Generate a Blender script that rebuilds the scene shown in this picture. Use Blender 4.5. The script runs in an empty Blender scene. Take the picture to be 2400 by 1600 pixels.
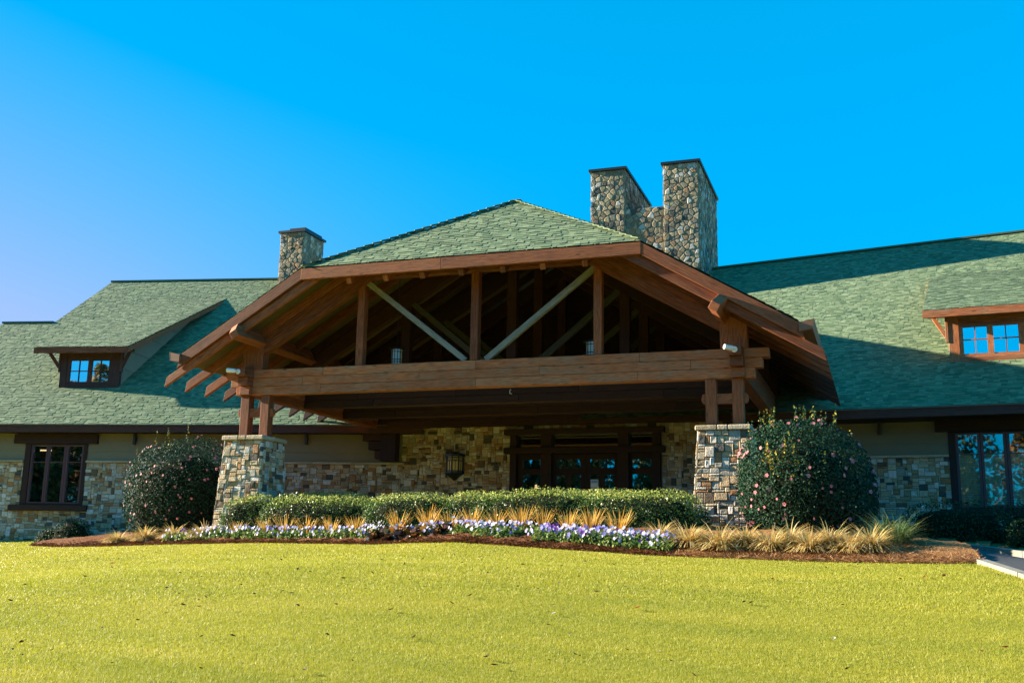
import bpy, math, random
import numpy as np
from mathutils import Vector, Matrix

# ------------------------------------------------------------------ camera, sky, sun
SC = bpy.context.scene
COL = SC.collection
F_PX, YAW, PITCH, ROLL = 2480.48, -0.33620, 0.19830, 0.01838
XC = -8.5796                                  # centre line of the entrance canopy


def cam_axes():
    cy, sy, cp, sp = math.cos(YAW), math.sin(YAW), math.cos(PITCH), math.sin(PITCH)
    f = np.array([sy*cp, cy*cp, sp]); r = np.array([cy, -sy, 0.]); u = np.cross(r, f)
    return (math.cos(ROLL)*r+math.sin(ROLL)*u, -math.sin(ROLL)*r+math.cos(ROLL)*u, f)


CR, CU, CF = cam_axes()
cam_d = bpy.data.cameras.new('camera'); cam = bpy.data.objects.new('camera', cam_d); COL.objects.link(cam)
cam_d.sensor_width = 36; cam_d.lens = 36*F_PX/2400; cam_d.clip_end = 2000; cam_d.clip_start = .05
cam.matrix_world = Matrix(((CR[0], CU[0], -CF[0], 0), (CR[1], CU[1], -CF[1], 0), (CR[2], CU[2], -CF[2], 0), (0, 0, 0, 1)))
SC.camera = cam
SC.render.resolution_x, SC.render.resolution_y = 1024, 682

SUN_AZ, SUN_EL = math.radians(4.2), math.radians(18.5)
SUN_TRAVEL = Vector((math.cos(SUN_AZ)*math.cos(SUN_EL), math.sin(SUN_AZ)*math.cos(SUN_EL), -math.sin(SUN_EL)))
sl = bpy.data.lights.new('sun', 'SUN'); so = bpy.data.objects.new('sun', sl); COL.objects.link(so)
sl.energy = 5.0; sl.angle = math.radians(.5); sl.color = (1, .86, .66)
so.rotation_euler = SUN_TRAVEL.to_track_quat('-Z', 'Y').to_euler()
so.location = (-40, 0, 30)
world = bpy.data.worlds.new('World'); SC.world = world; world.use_nodes = True
wn, wl = world.node_tree.nodes, world.node_tree.links
wn.clear()
sky = wn.new('ShaderNodeTexSky'); sky.sky_type = 'NISHITA'; sky.sun_disc = False
sky.sun_elevation = SUN_EL; sky.sun_rotation = math.radians(90)+SUN_AZ
sky.air_density = 1.0; sky.dust_density = 2.2; sky.ozone_density = 3.0
# film-like response of the sky: deep cyan overhead, lavender haze towards the sun
def wm(op, a, b):
    n = wn.new('ShaderNodeMath'); n.operation = op
    for k, v in enumerate((a, b)):
        if isinstance(v, (int, float)): n.inputs[k].default_value = v
        else: wl.new(v, n.inputs[k])
    return n.outputs[0]


sp = wn.new('ShaderNodeSeparateColor'); cb = wn.new('ShaderNodeCombineColor'); wl.new(sky.outputs[0], sp.inputs[0])
tc = wn.new('ShaderNodeTexCoord'); sx_ = wn.new('ShaderNodeSeparateXYZ'); wl.new(tc.outputs['Generated'], sx_.inputs[0])
mr = wn.new('ShaderNodeMapRange'); mr.interpolation_type = 'SMOOTHSTEP'; wl.new(sx_.outputs[0], mr.inputs[0])
for k, v in ((1, -.22), (2, -.72), (3, 0.), (4, 1.)): mr.inputs[k].default_value = v      # haze only on the sunward side
wl.new(wm('MULTIPLY', wm('MINIMUM', wm('MAXIMUM', wm('MULTIPLY', wm('SUBTRACT', sp.outputs[0], .98), .84), 0.), .78), mr.outputs[0]), cb.inputs[0])
wl.new(wm('MULTIPLY', wm('POWER', sp.outputs[1], .36), .80), cb.inputs[1])
wl.new(wm('MULTIPLY', wm('POWER', sp.outputs[2], .5), 1.26), cb.inputs[2])
bg = wn.new('ShaderNodeBackground'); bg.inputs['Strength'].default_value = .1
wo = wn.new('ShaderNodeOutputWorld')
wl.new(cb.outputs[0], bg.inputs[0]); wl.new(bg.outputs[0], wo.inputs[0])
SC.view_settings.view_transform = 'Standard'; SC.view_settings.look = 'None'
SC.view_settings.exposure = 2.25; SC.view_settings.gamma = 1

# ------------------------------------------------------------------ helpers
rng = random.Random(7)
K = 2400/2352.


def ray(px, py):
    return CF+CR*(px-1200)/F_PX-CU*(py-800)/F_PX


class Frame:
    """A building axis: origin, unit vector along the facade, unit vector inward."""
    def __init__(s, o, deg):
        t = math.radians(deg); s.o = np.array([o[0], o[1], 0.]); s.u = np.array([math.cos(t), math.sin(t), 0]); s.i = np.array([-math.sin(t), math.cos(t), 0])

    def P(s, a, d, z):
        return s.o+s.u*a+s.i*d+np.array([0, 0, z])

    def on(s, px, py, d):
        q = ray(px, py); p = q*((s.o@s.i+d)/(q@s.i)); return float((p-s.o)@s.u), float(p[2])


FL = Frame((-13.68, 29.5), 11.5)      # left wing facade
FR = Frame((.6, 29.06), -5)           # right wing facade
F0 = Frame((XC, 0), 0)                # canopy and entrance


def nrm(v):
    v = np.asarray(v, float); return v/np.linalg.norm(v)


LOC = {}


def thing(name, label, cat, loc=(0, 0, 0), group=None):
    o = bpy.data.objects.new(name, None); COL.objects.link(o); o.location = loc; o.empty_display_size = .2
    o['label'] = label; o['category'] = cat
    if group: o['group'] = group
    LOC[o.name] = np.array(loc, float)
    return o


def tag(o, label=None, cat=None, group=None, kind=None):
    if label: o['label'] = label
    if cat: o['category'] = cat
    if group: o['group'] = group
    if kind: o['kind'] = kind
    return o


def finish(me, name, mat, parent, off, loc=(0, 0, 0)):
    if mat is not None: me.materials.append(mat)
    o = bpy.data.objects.new(name, me); COL.objects.link(o)
    if parent is not None: o.parent = parent
    o.location = loc
    LOC[o.name] = off
    return o


class MB:
    """Collects faces; build() links them as one mesh object."""
    def __init__(s): s.v = []; s.f = []; s.t = []; s.uv = []

    def face(s, pts, tone=.5, uv=None):
        n = len(s.v); s.v.extend([tuple(map(float, p)) for p in pts]); s.f.append(tuple(range(n, n+len(pts)))); s.t.append(tone)
        s.uv.extend(uv if uv is not None else [(0., 0.)]*len(pts))

    def hexa(s, c, tone=.5, uvl=None):
        """c: 8 corners, bottom 0-3 counter-clockwise then top 4-7."""
        for q in ((0, 3, 2, 1), (4, 5, 6, 7), (0, 1, 5, 4), (1, 2, 6, 5), (2, 3, 7, 6), (3, 0, 4, 7)):
            P = [np.asarray(c[k], float) for k in q]
            e1 = np.linalg.norm(P[1]-P[0]); e2 = np.linalg.norm(P[2]-P[1])
            a, b = s._r[0], s._r[1]
            if e1 >= e2: uv = [(a, b), (a+e1, b), (a+e1, b+e2), (a, b+e2)]
            else: uv = [(a, b), (a, b+e1), (a+e2, b+e1), (a+e2, b)]
            s.face(P, tone, uv)
    _r = (0., 0.)

    def bar(s, p0, p1, w, h, up=(0, 0, 1), tone=None, cut0=0., cut1=0.):
        """Straight timber from p0 to p1 (axis at its centre): width w across, height h along up."""
        p0 = np.asarray(p0, float); p1 = np.asarray(p1, float); d = nrm(p1-p0)
        side = nrm(np.cross(d, up)); u = nrm(np.cross(side, d))
        s._r = (rng.random()*40, rng.random()*40)
        a, b = side*w/2, u*h/2
        c = [p0-a-b, p0+a-b, p1+a-b, p1-a-b, p0-a+b, p0+a+b, p1+a+b, p1-a+b]
        s.hexa(c, rng.random() if tone is None else tone)

    def box(s, F, s0, s1, d0, d1, z0, z1, tone=None):
        s._r = (rng.random()*40, rng.random()*40)
        c = [F.P(s0, d0, z0), F.P(s1, d0, z0), F.P(s1, d1, z0), F.P(s0, d1, z0), F.P(s0, d0, z1), F.P(s1, d0, z1), F.P(s1, d1, z1), F.P(s0, d1, z1)]
        s.hexa(c, rng.random() if tone is None else tone)

    def prism(s, pts, vec, tone=None):
        """Extrude a planar outline along vec."""
        tone = rng.random() if tone is None else tone
        v = np.asarray(vec, float); A = [np.asarray(p, float) for p in pts]; B = [p+v for p in A]
        o = (rng.random()*40, rng.random()*40)
        x = nrm(A[1]-A[0]); nn = nrm(np.cross(x, v)) if len(A) < 3 else nrm(np.cross(A[1]-A[0], A[2]-A[0])); y = np.cross(nn, x)
        uvf = [(o[0]+float((p-A[0])@x), o[1]+float((p-A[0])@y)) for p in A]
        s.face(A[::-1], tone, uvf[::-1]); s.face(B, tone, uvf)
        L = float(np.linalg.norm(v)); n = len(A)
        for k in range(n):
            m = (k+1) % n; e = float(np.linalg.norm(A[m]-A[k]))
            s.face([A[k], A[m], B[m], B[k]], tone, [(o[0], o[1]), (o[0]+e, o[1]), (o[0]+e, o[1]+L), (o[0], o[1]+L)])

    def tube(s, pts, r, n=8, tone=.5, cap=True):
        pts = [np.asarray(p, float) for p in pts]
        rs = r if isinstance(r, (list, tuple)) else [r]*len(pts)
        rings = []
        for k, p in enumerate(pts):
            d = nrm(pts[min(k+1, len(pts)-1)]-pts[max(k-1, 0)])
            a = np.array([0, 0, 1.]) if abs(d[2]) < .9 else np.array([1., 0, 0])
            x = nrm(np.cross(d, a)); y = np.cross(d, x)
            rings.append([p+(x*math.cos(2*math.pi*j/n)+y*math.sin(2*math.pi*j/n))*rs[k] for j in range(n)])
        for k in range(len(rings)-1):
            for j in range(n):
                m = (j+1) % n; s.face([rings[k][j], rings[k+1][j], rings[k+1][m], rings[k][m]], tone)
        if cap: s.face(rings[0], tone); s.face(rings[-1][::-1], tone)

    def build(s, name, mat, parent=None, bevel=0, smooth=False, at=None):
        off = LOC[parent.name] if parent is not None else (np.zeros(3) if at is None else np.asarray(at, float))
        me = bpy.data.meshes.new(name)
        me.from_pydata([tuple(np.asarray(p)-off) for p in s.v], [], s.f)
        a = me.attributes.new('tone', 'FLOAT', 'FACE'); a.data.foreach_set('value', np.array(s.t, np.float32))
        u = me.uv_layers.new(name='UVMap'); u.data.foreach_set('uv', np.array(s.uv, np.float32).ravel())
        if smooth: me.polygons.foreach_set('use_smooth', [True]*len(s.f))
        o = finish(me, name, mat, parent, off, (0, 0, 0) if parent is not None else tuple(off))
        if bevel:
            import bmesh
            bm = bmesh.new(); bm.from_mesh(me); bmesh.ops.remove_doubles(bm, verts=bm.verts, dist=1e-5)
            bmesh.ops.recalc_face_normals(bm, faces=bm.faces)
            bmesh.ops.bevel(bm, geom=[e for e in bm.edges if len(e.link_faces) == 2 and e.calc_face_angle(0) > .6], offset=bevel, segments=1, affect='EDGES', clamp_overlap=True)
            bm.to_mesh(me); bm.free()
        return o


def npmesh(name, V, k, tone, mat, parent=None, off=None, loc=None, smooth=False):
    """V: (n*k, 3) vertices of n separate k-gons."""
    V = np.asarray(V, np.float32); n = len(V)//k
    me = bpy.data.meshes.new(name)
    me.vertices.add(len(V)); me.vertices.foreach_set('co', V.ravel())
    me.loops.add(len(V)); me.loops.foreach_set('vertex_index', np.arange(len(V), dtype=np.int32))
    me.polygons.add(n); me.polygons.foreach_set('loop_start', np.arange(0, len(V), k, dtype=np.int32))
    if smooth: me.polygons.foreach_set('use_smooth', np.ones(n, bool))
    a = me.attributes.new('tone', 'FLOAT', 'FACE'); a.data.foreach_set('value', np.asarray(tone, np.float32))
    me.update(calc_edges=True)
    return finish(me, name, mat, parent, np.zeros(3), loc or (0, 0, 0))


# ------------------------------------------------------------------ materials
class NT:
    def __init__(s, name):
        s.m = bpy.data.materials.new(name); s.m.use_nodes = True; s.t = s.m.node_tree; s.n = s.t.nodes; s.n.clear()
        s.out = s.n.new('ShaderNodeOutputMaterial')

    def new(s, typ, **kw):
        n = s.n.new('ShaderNode'+typ)
        for k, v in kw.items():
            if hasattr(n, k) and k not in n.inputs: setattr(n, k, v)
            else: s.set(n.inputs[k], v)
        return n

    def set(s, inp, v):
        if isinstance(v, bpy.types.NodeSocket): s.t.links.new(v, inp)
        else: inp.default_value = v

    def uv(s): return s.new('UVMap').outputs[0]

    def obj(s): return s.new('TexCoord').outputs['Object']

    def tone(s): return s.new('Attribute', attribute_name='tone').outputs['Fac']

    def mapping(s, vec, scale, loc=(0, 0, 0)):
        return s.new('Mapping', Vector=vec, Scale=scale, Location=loc).outputs[0]

    def noise(s, vec, scale, detail=3, rough=.55, dist=0.):
        return s.new('TexNoise', Vector=vec, Scale=scale, Detail=detail, Roughness=rough, Distortion=dist).outputs[0]

    def ramp(s, fac, stops, interp='LINEAR'):
        r = s.new('ValToRGB'); r.color_ramp.interpolation = interp; e = r.color_ramp.elements
        while len(e) > 1: e.remove(e[-1])
        e[0].position = stops[0][0]; e[0].color = (*stops[0][1], 1)
        for p, c in stops[1:]:
            x = e.new(p); x.color = (*c, 1)
        s.set(r.inputs[0], fac); return r.outputs[0]

    def f(s, op, a, b=0., c=0.):
        n = s.new('Math', operation=op); s.set(n.inputs[0], a); s.set(n.inputs[1], b)
        if op in ('MULTIPLY_ADD',): s.set(n.inputs[2], c)
        return n.outputs[0]

    def rng(s, v, a, b, c, d):
        n = s.new('MapRange'); s.set(n.inputs[0], v); n.inputs[1].default_value = a; n.inputs[2].default_value = b; n.inputs[3].default_value = c; n.inputs[4].default_value = d
        return n.outputs[0]

    def mix(s, fac, a, b, mode='MIX'):
        n = s.new('Mix', data_type='RGBA', blend_type=mode); s.set(n.inputs[0], fac); s.set(n.inputs[6], a if isinstance(a, bpy.types.NodeSocket) else (*a, 1)); s.set(n.inputs[7], b if isinstance(b, bpy.types.NodeSocket) else (*b, 1))
        return n.outputs[2]

    def bump(s, h, strength=.4, dist=.01):
        return s.new('Bump', Height=h, Strength=strength, Distance=dist).outputs[0]

    def pbr(s, col, rough=.6, spec=.4, normal=None, metal=0., trans=0.):
        b = s.new('BsdfPrincipled')
        s.set(b.inputs['Base Color'], col if isinstance(col, bpy.types.NodeSocket) else (*col, 1)); s.set(b.inputs['Roughness'], rough)
        b.inputs['Specular IOR Level'].default_value = spec; b.inputs['Metallic'].default_value = metal
        if normal is not None: s.set(b.inputs['Normal'], normal)
        sh = b.outputs[0]
        if trans:
            t = s.new('BsdfTranslucent'); s.set(t.inputs[0], col if isinstance(col, bpy.types.NodeSocket) else (*col, 1))
            m = s.new('MixShader'); m.inputs[0].default_value = trans
            s.t.links.new(sh, m.inputs[1]); s.t.links.new(t.outputs[0], m.inputs[2]); sh = m.outputs[0]
        s.t.links.new(sh, s.out.inputs[0]); return s.m


def m_plain(name, col, rough=.6, spec=.4, metal=0.):
    return NT(name).pbr(col, rough, spec, metal=metal)


def m_wood(name, dark, mid, light, grey, greyamt=.62, rough=.65):
    n = NT(name); uv = n.uv(); t = n.tone()
    g = n.noise(n.mapping(uv, (1.1, 26, 1)), 1.6, 6, .6, .35)
    fine = n.noise(n.mapping(uv, (3, 90, 1)), 1.5, 3)
    c = n.ramp(n.f('ADD', n.f('MULTIPLY', g, .75), n.f('MULTIPLY', t, .25)), [(.30, dark), (.50, mid), (.68, light)])
    patch = n.noise(n.mapping(uv, (.7, 3.2, 1)), 1.7, 5, .65)
    c = n.mix(n.rng(patch, greyamt-.1, greyamt+.14, 0, .75), c, grey)
    knot = n.new('TexVoronoi', Vector=n.mapping(uv, (1.1, 5, 1)), Scale=1.0, feature='F1').outputs['Distance']
    c = n.mix(n.rng(knot, .045, .09, .8, 0), c, (dark[0]*.35, dark[1]*.35, dark[2]*.35))
    c = n.mix(n.rng(fine, .38, .52, .7, 0), c, (dark[0]*.6, dark[1]*.6, dark[2]*.6))
    return n.pbr(c, rough, .3, n.bump(n.f('ADD', g, n.f('MULTIPLY', fine, .5)), .35, .006))


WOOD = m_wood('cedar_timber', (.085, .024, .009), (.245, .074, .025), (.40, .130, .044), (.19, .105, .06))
WOODB = m_wood('weathered_or_sunlit_cedar', (.15, .045, .014), (.42, .128, .042), (.60, .20, .068), (.31, .205, .125), .54)
WOODSHADE = m_wood('shaded_cedar', (.020, .007, .004), (.045, .015, .007), (.075, .026, .011), (.035, .02, .012), .7)  # inner timbers: cedar darkened, the canopy's shade put into the colour
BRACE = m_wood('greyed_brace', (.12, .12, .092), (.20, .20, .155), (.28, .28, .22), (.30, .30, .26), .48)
SHADEBRACE = m_wood('shaded_brace', (.035, .036, .026), (.06, .062, .045), (.09, .09, .065), (.07, .07, .055), .6)  # back-truss braces: darker copy of the front ones, shade put into the colour
TRIM = m_wood('dark_stained_or_shaded_trim', (.018, .008, .006), (.032, .013, .009), (.05, .021, .014), (.03, .018, .013), .7)
FASC = m_wood('brown_fascia', (.045, .018, .013), (.075, .030, .022), (.105, .044, .032), (.07, .035, .027), .7)
SASH = m_plain('maroon_sash', (.085, .030, .038), .45, .5)
SOFFIT = m_wood('olive_soffit_board', (.07, .058, .022), (.105, .085, .034), (.13, .105, .042), (.09, .07, .04), .7)
METAL = m_plain('black_metal', (.012, .013, .013), .42, .5)
WHITE = m_plain('white_enamel', (.78, .78, .76), .3, .5)
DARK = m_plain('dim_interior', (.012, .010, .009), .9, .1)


def m_shingle():
    n = NT('green_shingle'); t = n.tone(); o = n.obj()
    c = n.ramp(t, [(0, (.055, .098, .056)), (.3, (.098, .148, .077)), (.65, (.158, .212, .112)), (1, (.225, .282, .158))])
    gr = n.noise(o, 130, 2, .7)
    c = n.mix(n.rng(gr, .3, .7, .0, .5), c, (.048, .092, .05))
    big = n.noise(n.mapping(o, (.9, .35, .22)), 1.3, 5, .65)
    c = n.mix(n.rng(big, .45, .75, 0, .4), c, (.155, .20, .098))
    return n.pbr(c, .85, .25, n.bump(gr, .5, .004))


SHINGLE = m_shingle()


def m_stone(name, stops, dirt=(.10, .075, .05)):
    n = NT(name); t = n.tone(); o = n.obj()
    c = n.ramp(t, stops, 'CONSTANT')
    a = n.noise(o, 9, 5, .65); b = n.noise(o, 38, 4, .6)
    c = n.mix(n.rng(a, .5, .8, 0, .5), c, dirt)
    c = n.mix(n.rng(a, .25, .40, .25, 0), c, (.55, .48, .37))
    c = n.mix(n.f('MULTIPLY', n.rng(b, .3, .75, .0, 1), .35), c, (.05, .045, .04), 'MIX')
    return n.pbr(c, .85, .25, n.bump(n.f('ADD', n.f('MULTIPLY', a, 1.4), b), .9, .022))


ASHLAR = m_stone('buff_ashlar', [(0, (.50, .37, .22)), (.13, (.62, .49, .32)), (.27, (.42, .29, .16)), (.38, (.54, .49, .41)), (.5, (.38, .35, .285)), (.58, (.70, .64, .54)), (.66, (.40, .20, .085)), (.74, (.085, .085, .078)), (.80, (.74, .70, .63)), (.87, (.55, .40, .24)), (.95, (.16, .115, .075))])
FIELD = m_stone('fieldstone', [(0, (.34, .27, .16)), (.16, (.18, .155, .10)), (.3, (.43, .35, .22)), (.44, (.24, .21, .14)), (.56, (.50, .48, .41)), (.66, (.07, .07, .06)), (.76, (.32, .19, .095)), (.86, (.20, .19, .145))], (.06, .055, .038))
MORTAR = m_plain('mortar', (.22, .17, .11), .95, .1)
MORTARC = m_plain('chimney_mortar', (.27, .21, .13), .95, .1)
CAPST = m_stone('cap_sandstone', [(0, (.42, .33, .20)), (.5, (.50, .42, .29))], (.36, .22, .09))


def m_siding():
    n = NT('tan_siding'); o = n.obj()
    a = n.noise(n.mapping(o, (1, 1, 18)), 3, 4); b = n.noise(o, 1.2, 4)
    c = n.mix(n.rng(b, .35, .7, 0, .5), (.205, .185, .125), (.165, .150, .10))
    return n.pbr(c, .8, .2, n.bump(a, .25, .004))


SIDING = m_siding()


def m_glass(name, refl=.5, tint_=(.9, .95, .95), blend=.2):
    n = NT(name)
    tr = n.new('BsdfTransparent', Color=(*tint_, 1)); gl = n.new('BsdfGlossy', Roughness=.015); gl.inputs[0].default_value = (1, 1, 1, 1)
    fr = n.new('LayerWeight', Blend=blend).outputs['Fresnel']
    fac = n.f('MAXIMUM', n.f('ADD', fr, 0.), refl)
    wav = n.noise(n.obj(), 1.6, 2); n.set(gl.inputs['Normal'], n.bump(wav, .03, .02))
    m = n.new('MixShader'); n.set(m.inputs[0], fac); n.t.links.new(tr.outputs[0], m.inputs[1]); n.t.links.new(gl.outputs[0], m.inputs[2])
    n.t.links.new(m.outputs[0], n.out.inputs[0]); return n.m


GLASS = m_glass('window_glass', .23)
SKYGLASS = m_glass('dormer_glass', .72)
DOORGLASS = m_glass('door_glass', .36)


def m_leaf(name, stops, rough=.35, spec=.5, trans=.25):
    n = NT(name); c = n.ramp(n.tone(), stops); return n.pbr(c, rough, spec, trans=trans)


CAMELLIA = m_leaf('camellia_leaf', [(0, (.007, .026, .015)), (.6, (.015, .052, .026)), (.88, (.034, .088, .036)), (.95, (.16, .17, .035)), (1, (.42, .34, .05))], .62, .12, .14)
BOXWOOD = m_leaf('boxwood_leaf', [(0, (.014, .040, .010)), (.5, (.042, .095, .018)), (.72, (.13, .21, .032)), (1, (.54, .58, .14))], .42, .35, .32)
DARKSHRUB = m_leaf('dark_shrub_leaf', [(0, (.012, .030, .012)), (.6, (.026, .058, .020)), (1, (.055, .095, .032))], .65, .12, .12)
TWIG = m_plain('twig_core', (.012, .014, .007), .95, .05)
TUFT = m_leaf('tan_grass_blade', [(0, (.36, .23, .06)), (.4, (.56, .40, .13)), (.75, (.74, .60, .32)), (1, (.26, .27, .08))], .55, .3, .35)
GOLD = m_leaf('golden_grass_blade', [(0, (.42, .23, .04)), (.5, (.62, .38, .08)), (1, (.72, .50, .16))], .55, .3, .4)
TUFTG = m_leaf('green_grass_blade', [(0, (.05, .10, .03)), (.6, (.10, .16, .05)), (1, (.22, .24, .09))], .5, .3, .3)
PANSYL = m_leaf('pansy_leaf', [(0, (.05, .11, .02)), (.6, (.12, .20, .035)), (1, (.26, .32, .08))], .45, .4, .35)
BERGL = m_leaf('bronze_leaf', [(0, (.030, .016, .012)), (.45, (.06, .026, .016)), (.7, (.22, .085, .02)), (.8, (.40, .17, .03)), (.84, (.05, .06, .02)), (1, (.45, .42, .42))], .3, .6, .2)  # pale end of the ramp: leaf glints put into the colour
PINK = m_leaf('pink_petal', [(0, (.42, .13, .15)), (1, (.62, .30, .33))], .6, .2, .3)
PALE = m_leaf('pale_lilac_petal', [(0, (.34, .34, .55)), (1, (.58, .58, .66))], .6, .2, .3)
LILAC = m_leaf('blue_lilac_petal', [(0, (.17, .16, .48)), (1, (.32, .32, .62))], .6, .2, .3)
PURPLE = m_leaf('purple_petal', [(0, (.08, .02, .22)), (1, (.17, .06, .36))], .6, .2, .3)
DEADLEAF = m_leaf('dry_leaf', [(0, (.03, .018, .012)), (1, (.08, .045, .03))], .7, .2, .1)
REDLEAF = m_leaf('red_leaf', [(0, (.22, .04, .015)), (1, (.42, .10, .03))], .6, .2, .2)
PALELEAF = m_leaf('pale_leaf', [(0, (.55, .45, .38)), (1, (.75, .68, .6))], .6, .2, .2)


# ------------------------------------------------------------------ ground surface (thin-plate spline through surveyed heights)
def at_y(px, py, y):
    q = ray(px*K, py*K); return q*(y/q[1])


EDGE_PX = [(70, 1253, 24.6), (140, 1256, 23.6), (260, 1254, 22.2), (380, 1250, 21.2), (600, 1246, 19.9), (860, 1250, 19.0), (930, 1247, 18.8), (1050, 1245, 18.45),
           (1130, 1250, 18.25), (1300, 1262, 17.9), (1500, 1275, 17.55), (1700, 1283, 17.25), (1900, 1290, 17.0), (2100, 1294, 16.75), (2255, 1294, 16.6)]
EDGE = np.array([at_y(*e) for e in EDGE_PX])
KERB_NEAR = [at_y(2255, 1293, 16.6), at_y(2352, 1325, 15.2), at_y(2480, 1372, 13.4)]
KERB_FAR = [at_y(2095, 1252, 21.4), at_y(2170, 1262, 20.9), at_y(2352, 1283, 19.4), at_y(2560, 1312, 17.6)]
KERB_NEAR += [np.array([7.2, 8.6, -1.0]), np.array([10.5, 2.5, -1.6])]; KERB_FAR += [np.array([11.5, 11.0, -.9]), np.array([16.0, 3.5, -1.6])]
_dense = np.array([EDGE[k]*(1-t)+EDGE[k+1]*t for k in range(len(EDGE)-1) for t in ((0, .25, .5, .75) if np.linalg.norm(EDGE[k+1]-EDGE[k]) > 1.7 else (0, .5))])
ctl = [*_dense, EDGE[-1], *KERB_NEAR, *KERB_FAR]
for r_, z_ in ((0., -1.70), (4., -1.29), (7.5, -.90), (11., -.52), (14.5, -.16)):
    for a_ in (-.62, -.34, -.05):
        ctl.append(np.array([math.sin(a_)*r_*1.02, math.cos(a_)*r_*1.02, z_-(a_+.34)*.25*min(r_/10, 1)*(1 if a_ > -.34 else .3)-(.14 if a_ < -.5 and r_ > 10 else 0)]))
for x_, y_, z_ in ((-10, -12, -2.4), (10, -12, -2.6), (-25, 5, -1.3), (14, 10, -.9), (-34, 20, -.3),
                   (-30, 27, .1), (-24, 27.2, .21), (-18, 28.3, .42), (-13, 29, .46), (-8.6, 29.4, .46), (-3, 29.3, .46), (3, 28.8, .4), (12, 28, .3),
                   (-8.6, 19.7, .36), (-9.2, 20.8, .55), (-8.6, 22, .57), (-8.6, 25, .5), (-11.7, 21.0, .36), (-11.5, 21.7, .56), (-13.3, 21.6, .55), (-14, 22.8, .56), (-6.4, 19.3, .40), (-6.4, 20.4, .55), (-4.2, 18.9, .34), (-4.2, 20.2, .52), (-3, 21, .52), (-3, 22.2, .54),
                   (-1.2, 18.8, .30), (-1.2, 20.6, .46), (-18, 24.5, .47), (-21, 25.6, .28), (1.2, 19.2, .24), (2, 22.3, .36), (20, 22, .1)):
    ctl.append(np.array([x_, y_, z_]))
ctl = np.array(ctl)


def _u(d2): return np.where(d2 < 1e-12, 0, d2*np.log(d2+1e-12))


_n = len(ctl); _A = np.zeros((_n+3, _n+3)); _d = ctl[:, None, :2]-ctl[None, :, :2]
_A[:_n, :_n] = _u((_d**2).sum(-1))+np.eye(_n)*.02; _A[:_n, _n] = 1; _A[:_n, _n+1:] = ctl[:, :2]; _A[_n, :_n] = 1; _A[_n+1:, :_n] = ctl[:, :2].T
_w = np.linalg.solve(_A, np.r_[ctl[:, 2], 0, 0, 0])


def ground(x, y):
    x = np.clip(np.atleast_1d(np.asarray(x, float)), -40, 20); y = np.clip(np.atleast_1d(np.asarray(y, float)), -14, 32)
    out = np.empty(x.shape)
    for k in range(0, len(x), 20000):
        X, Y = x[k:k+20000], y[k:k+20000]
        d2 = (X[:, None]-ctl[None, :, 0])**2+(Y[:, None]-ctl[None, :, 1])**2
        out[k:k+20000] = _u(d2)@_w[:_n]+_w[_n]+_w[_n+1]*X+_w[_n+2]*Y
    return out


def gz(x, y): return float(ground([x], [y])[0])


_far = [EDGE[-1], *KERB_NEAR[1:]]
EX = np.array([p[0] for p in EDGE]+[p[0] for p in _far[1:]]); EY = np.array([p[1] for p in EDGE]+[p[1] for p in _far[1:]])


def edge_y(x):
    """Front edge of bed and driveway; lawn lies nearer than this."""
    x = np.asarray(x, float); e = np.interp(x, EX, EY)
    return np.where(x < EX[0], 27.0, e)


def grid_mesh(name, xs, ys, zf, mat, keep=None):
    X, Y = np.meshgrid(xs, ys); Z = zf(X.ravel(), Y.ravel())
    v = np.c_[X.ravel(), Y.ravel(), Z]; nx = len(xs); f = []
    for j in range(len(ys)-1):
        for i in range(nx-1):
            f.append((j*nx+i, j*nx+i+1, (j+1)*nx+i+1, (j+1)*nx+i))
    me = bpy.data.meshes.new(name); me.from_pydata(v.tolist(), [], f); me.polygons.foreach_set('use_smooth', [True]*len(f))
    return finish(me, name, mat, None, np.zeros(3))


def m_lawn():
    n = NT('lawn_turf'); o = n.obj()
    a = n.noise(n.mapping(o, (.5, 1.4, 1)), 1.0, 4); b = n.noise(o, 55, 3, .7); c_ = n.noise(o, 240, 2, .8)
    c = n.mix(n.rng(a, .3, .7, 0, 1), (.26, .245, .026), (.33, .295, .036))
    c = n.mix(n.rng(b, .35, .7, 0, .45), c, (.19, .22, .024))
    return n.pbr(c, .9, .1, n.bump(n.f('ADD', b, c_), .6, .03))


lawn = grid_mesh('lawn', np.r_[-600, -300, -150, -80, np.arange(-42, 22.1, .5), 40, 90, 200, 600], np.r_[-600, -200, -60, -30, np.arange(-14, 32.1, .5), 45, 90, 250, 700], lambda x, y: ground(x, y), m_lawn())
tag(lawn, kind='structure')

# mulch and pine straw bed: its own sheet, slightly proud of the turf
def m_mulch():
    n = NT('bark_mulch'); o = n.obj()
    a = n.noise(n.mapping(o, (1, 1, 1)), 34, 5, .7, .6); b = n.noise(o, 2.2, 3); g = n.new('SeparateXYZ', Vector=o).outputs[0]
    c = n.ramp(a, [(.3, (.045, .016, .007)), (.5, (.15, .055, .018)), (.68, (.27, .115, .042))])
    c2 = n.ramp(a, [(.3, (.12, .05, .018)), (.5, (.28, .135, .045)), (.68, (.46, .26, .11))])
    c = n.mix(n.rng(n.f('ADD', g, n.f('MULTIPLY', b, 1.5)), -3.6, -2.4, 0, 1), c, c2)
    return n.pbr(c, .9, .15, n.bump(a, 1., .04))


bed_v, bed_f = [], []
_T = np.linspace(0, 1, 150); _L = np.r_[0, np.cumsum(np.linalg.norm(np.diff(EDGE[:, :2], axis=0), axis=1))]; _L /= _L[-1]
bx = np.interp(_T, _L, EDGE[:, 0]); by = np.interp(_T, _L, EDGE[:, 1])


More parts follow.
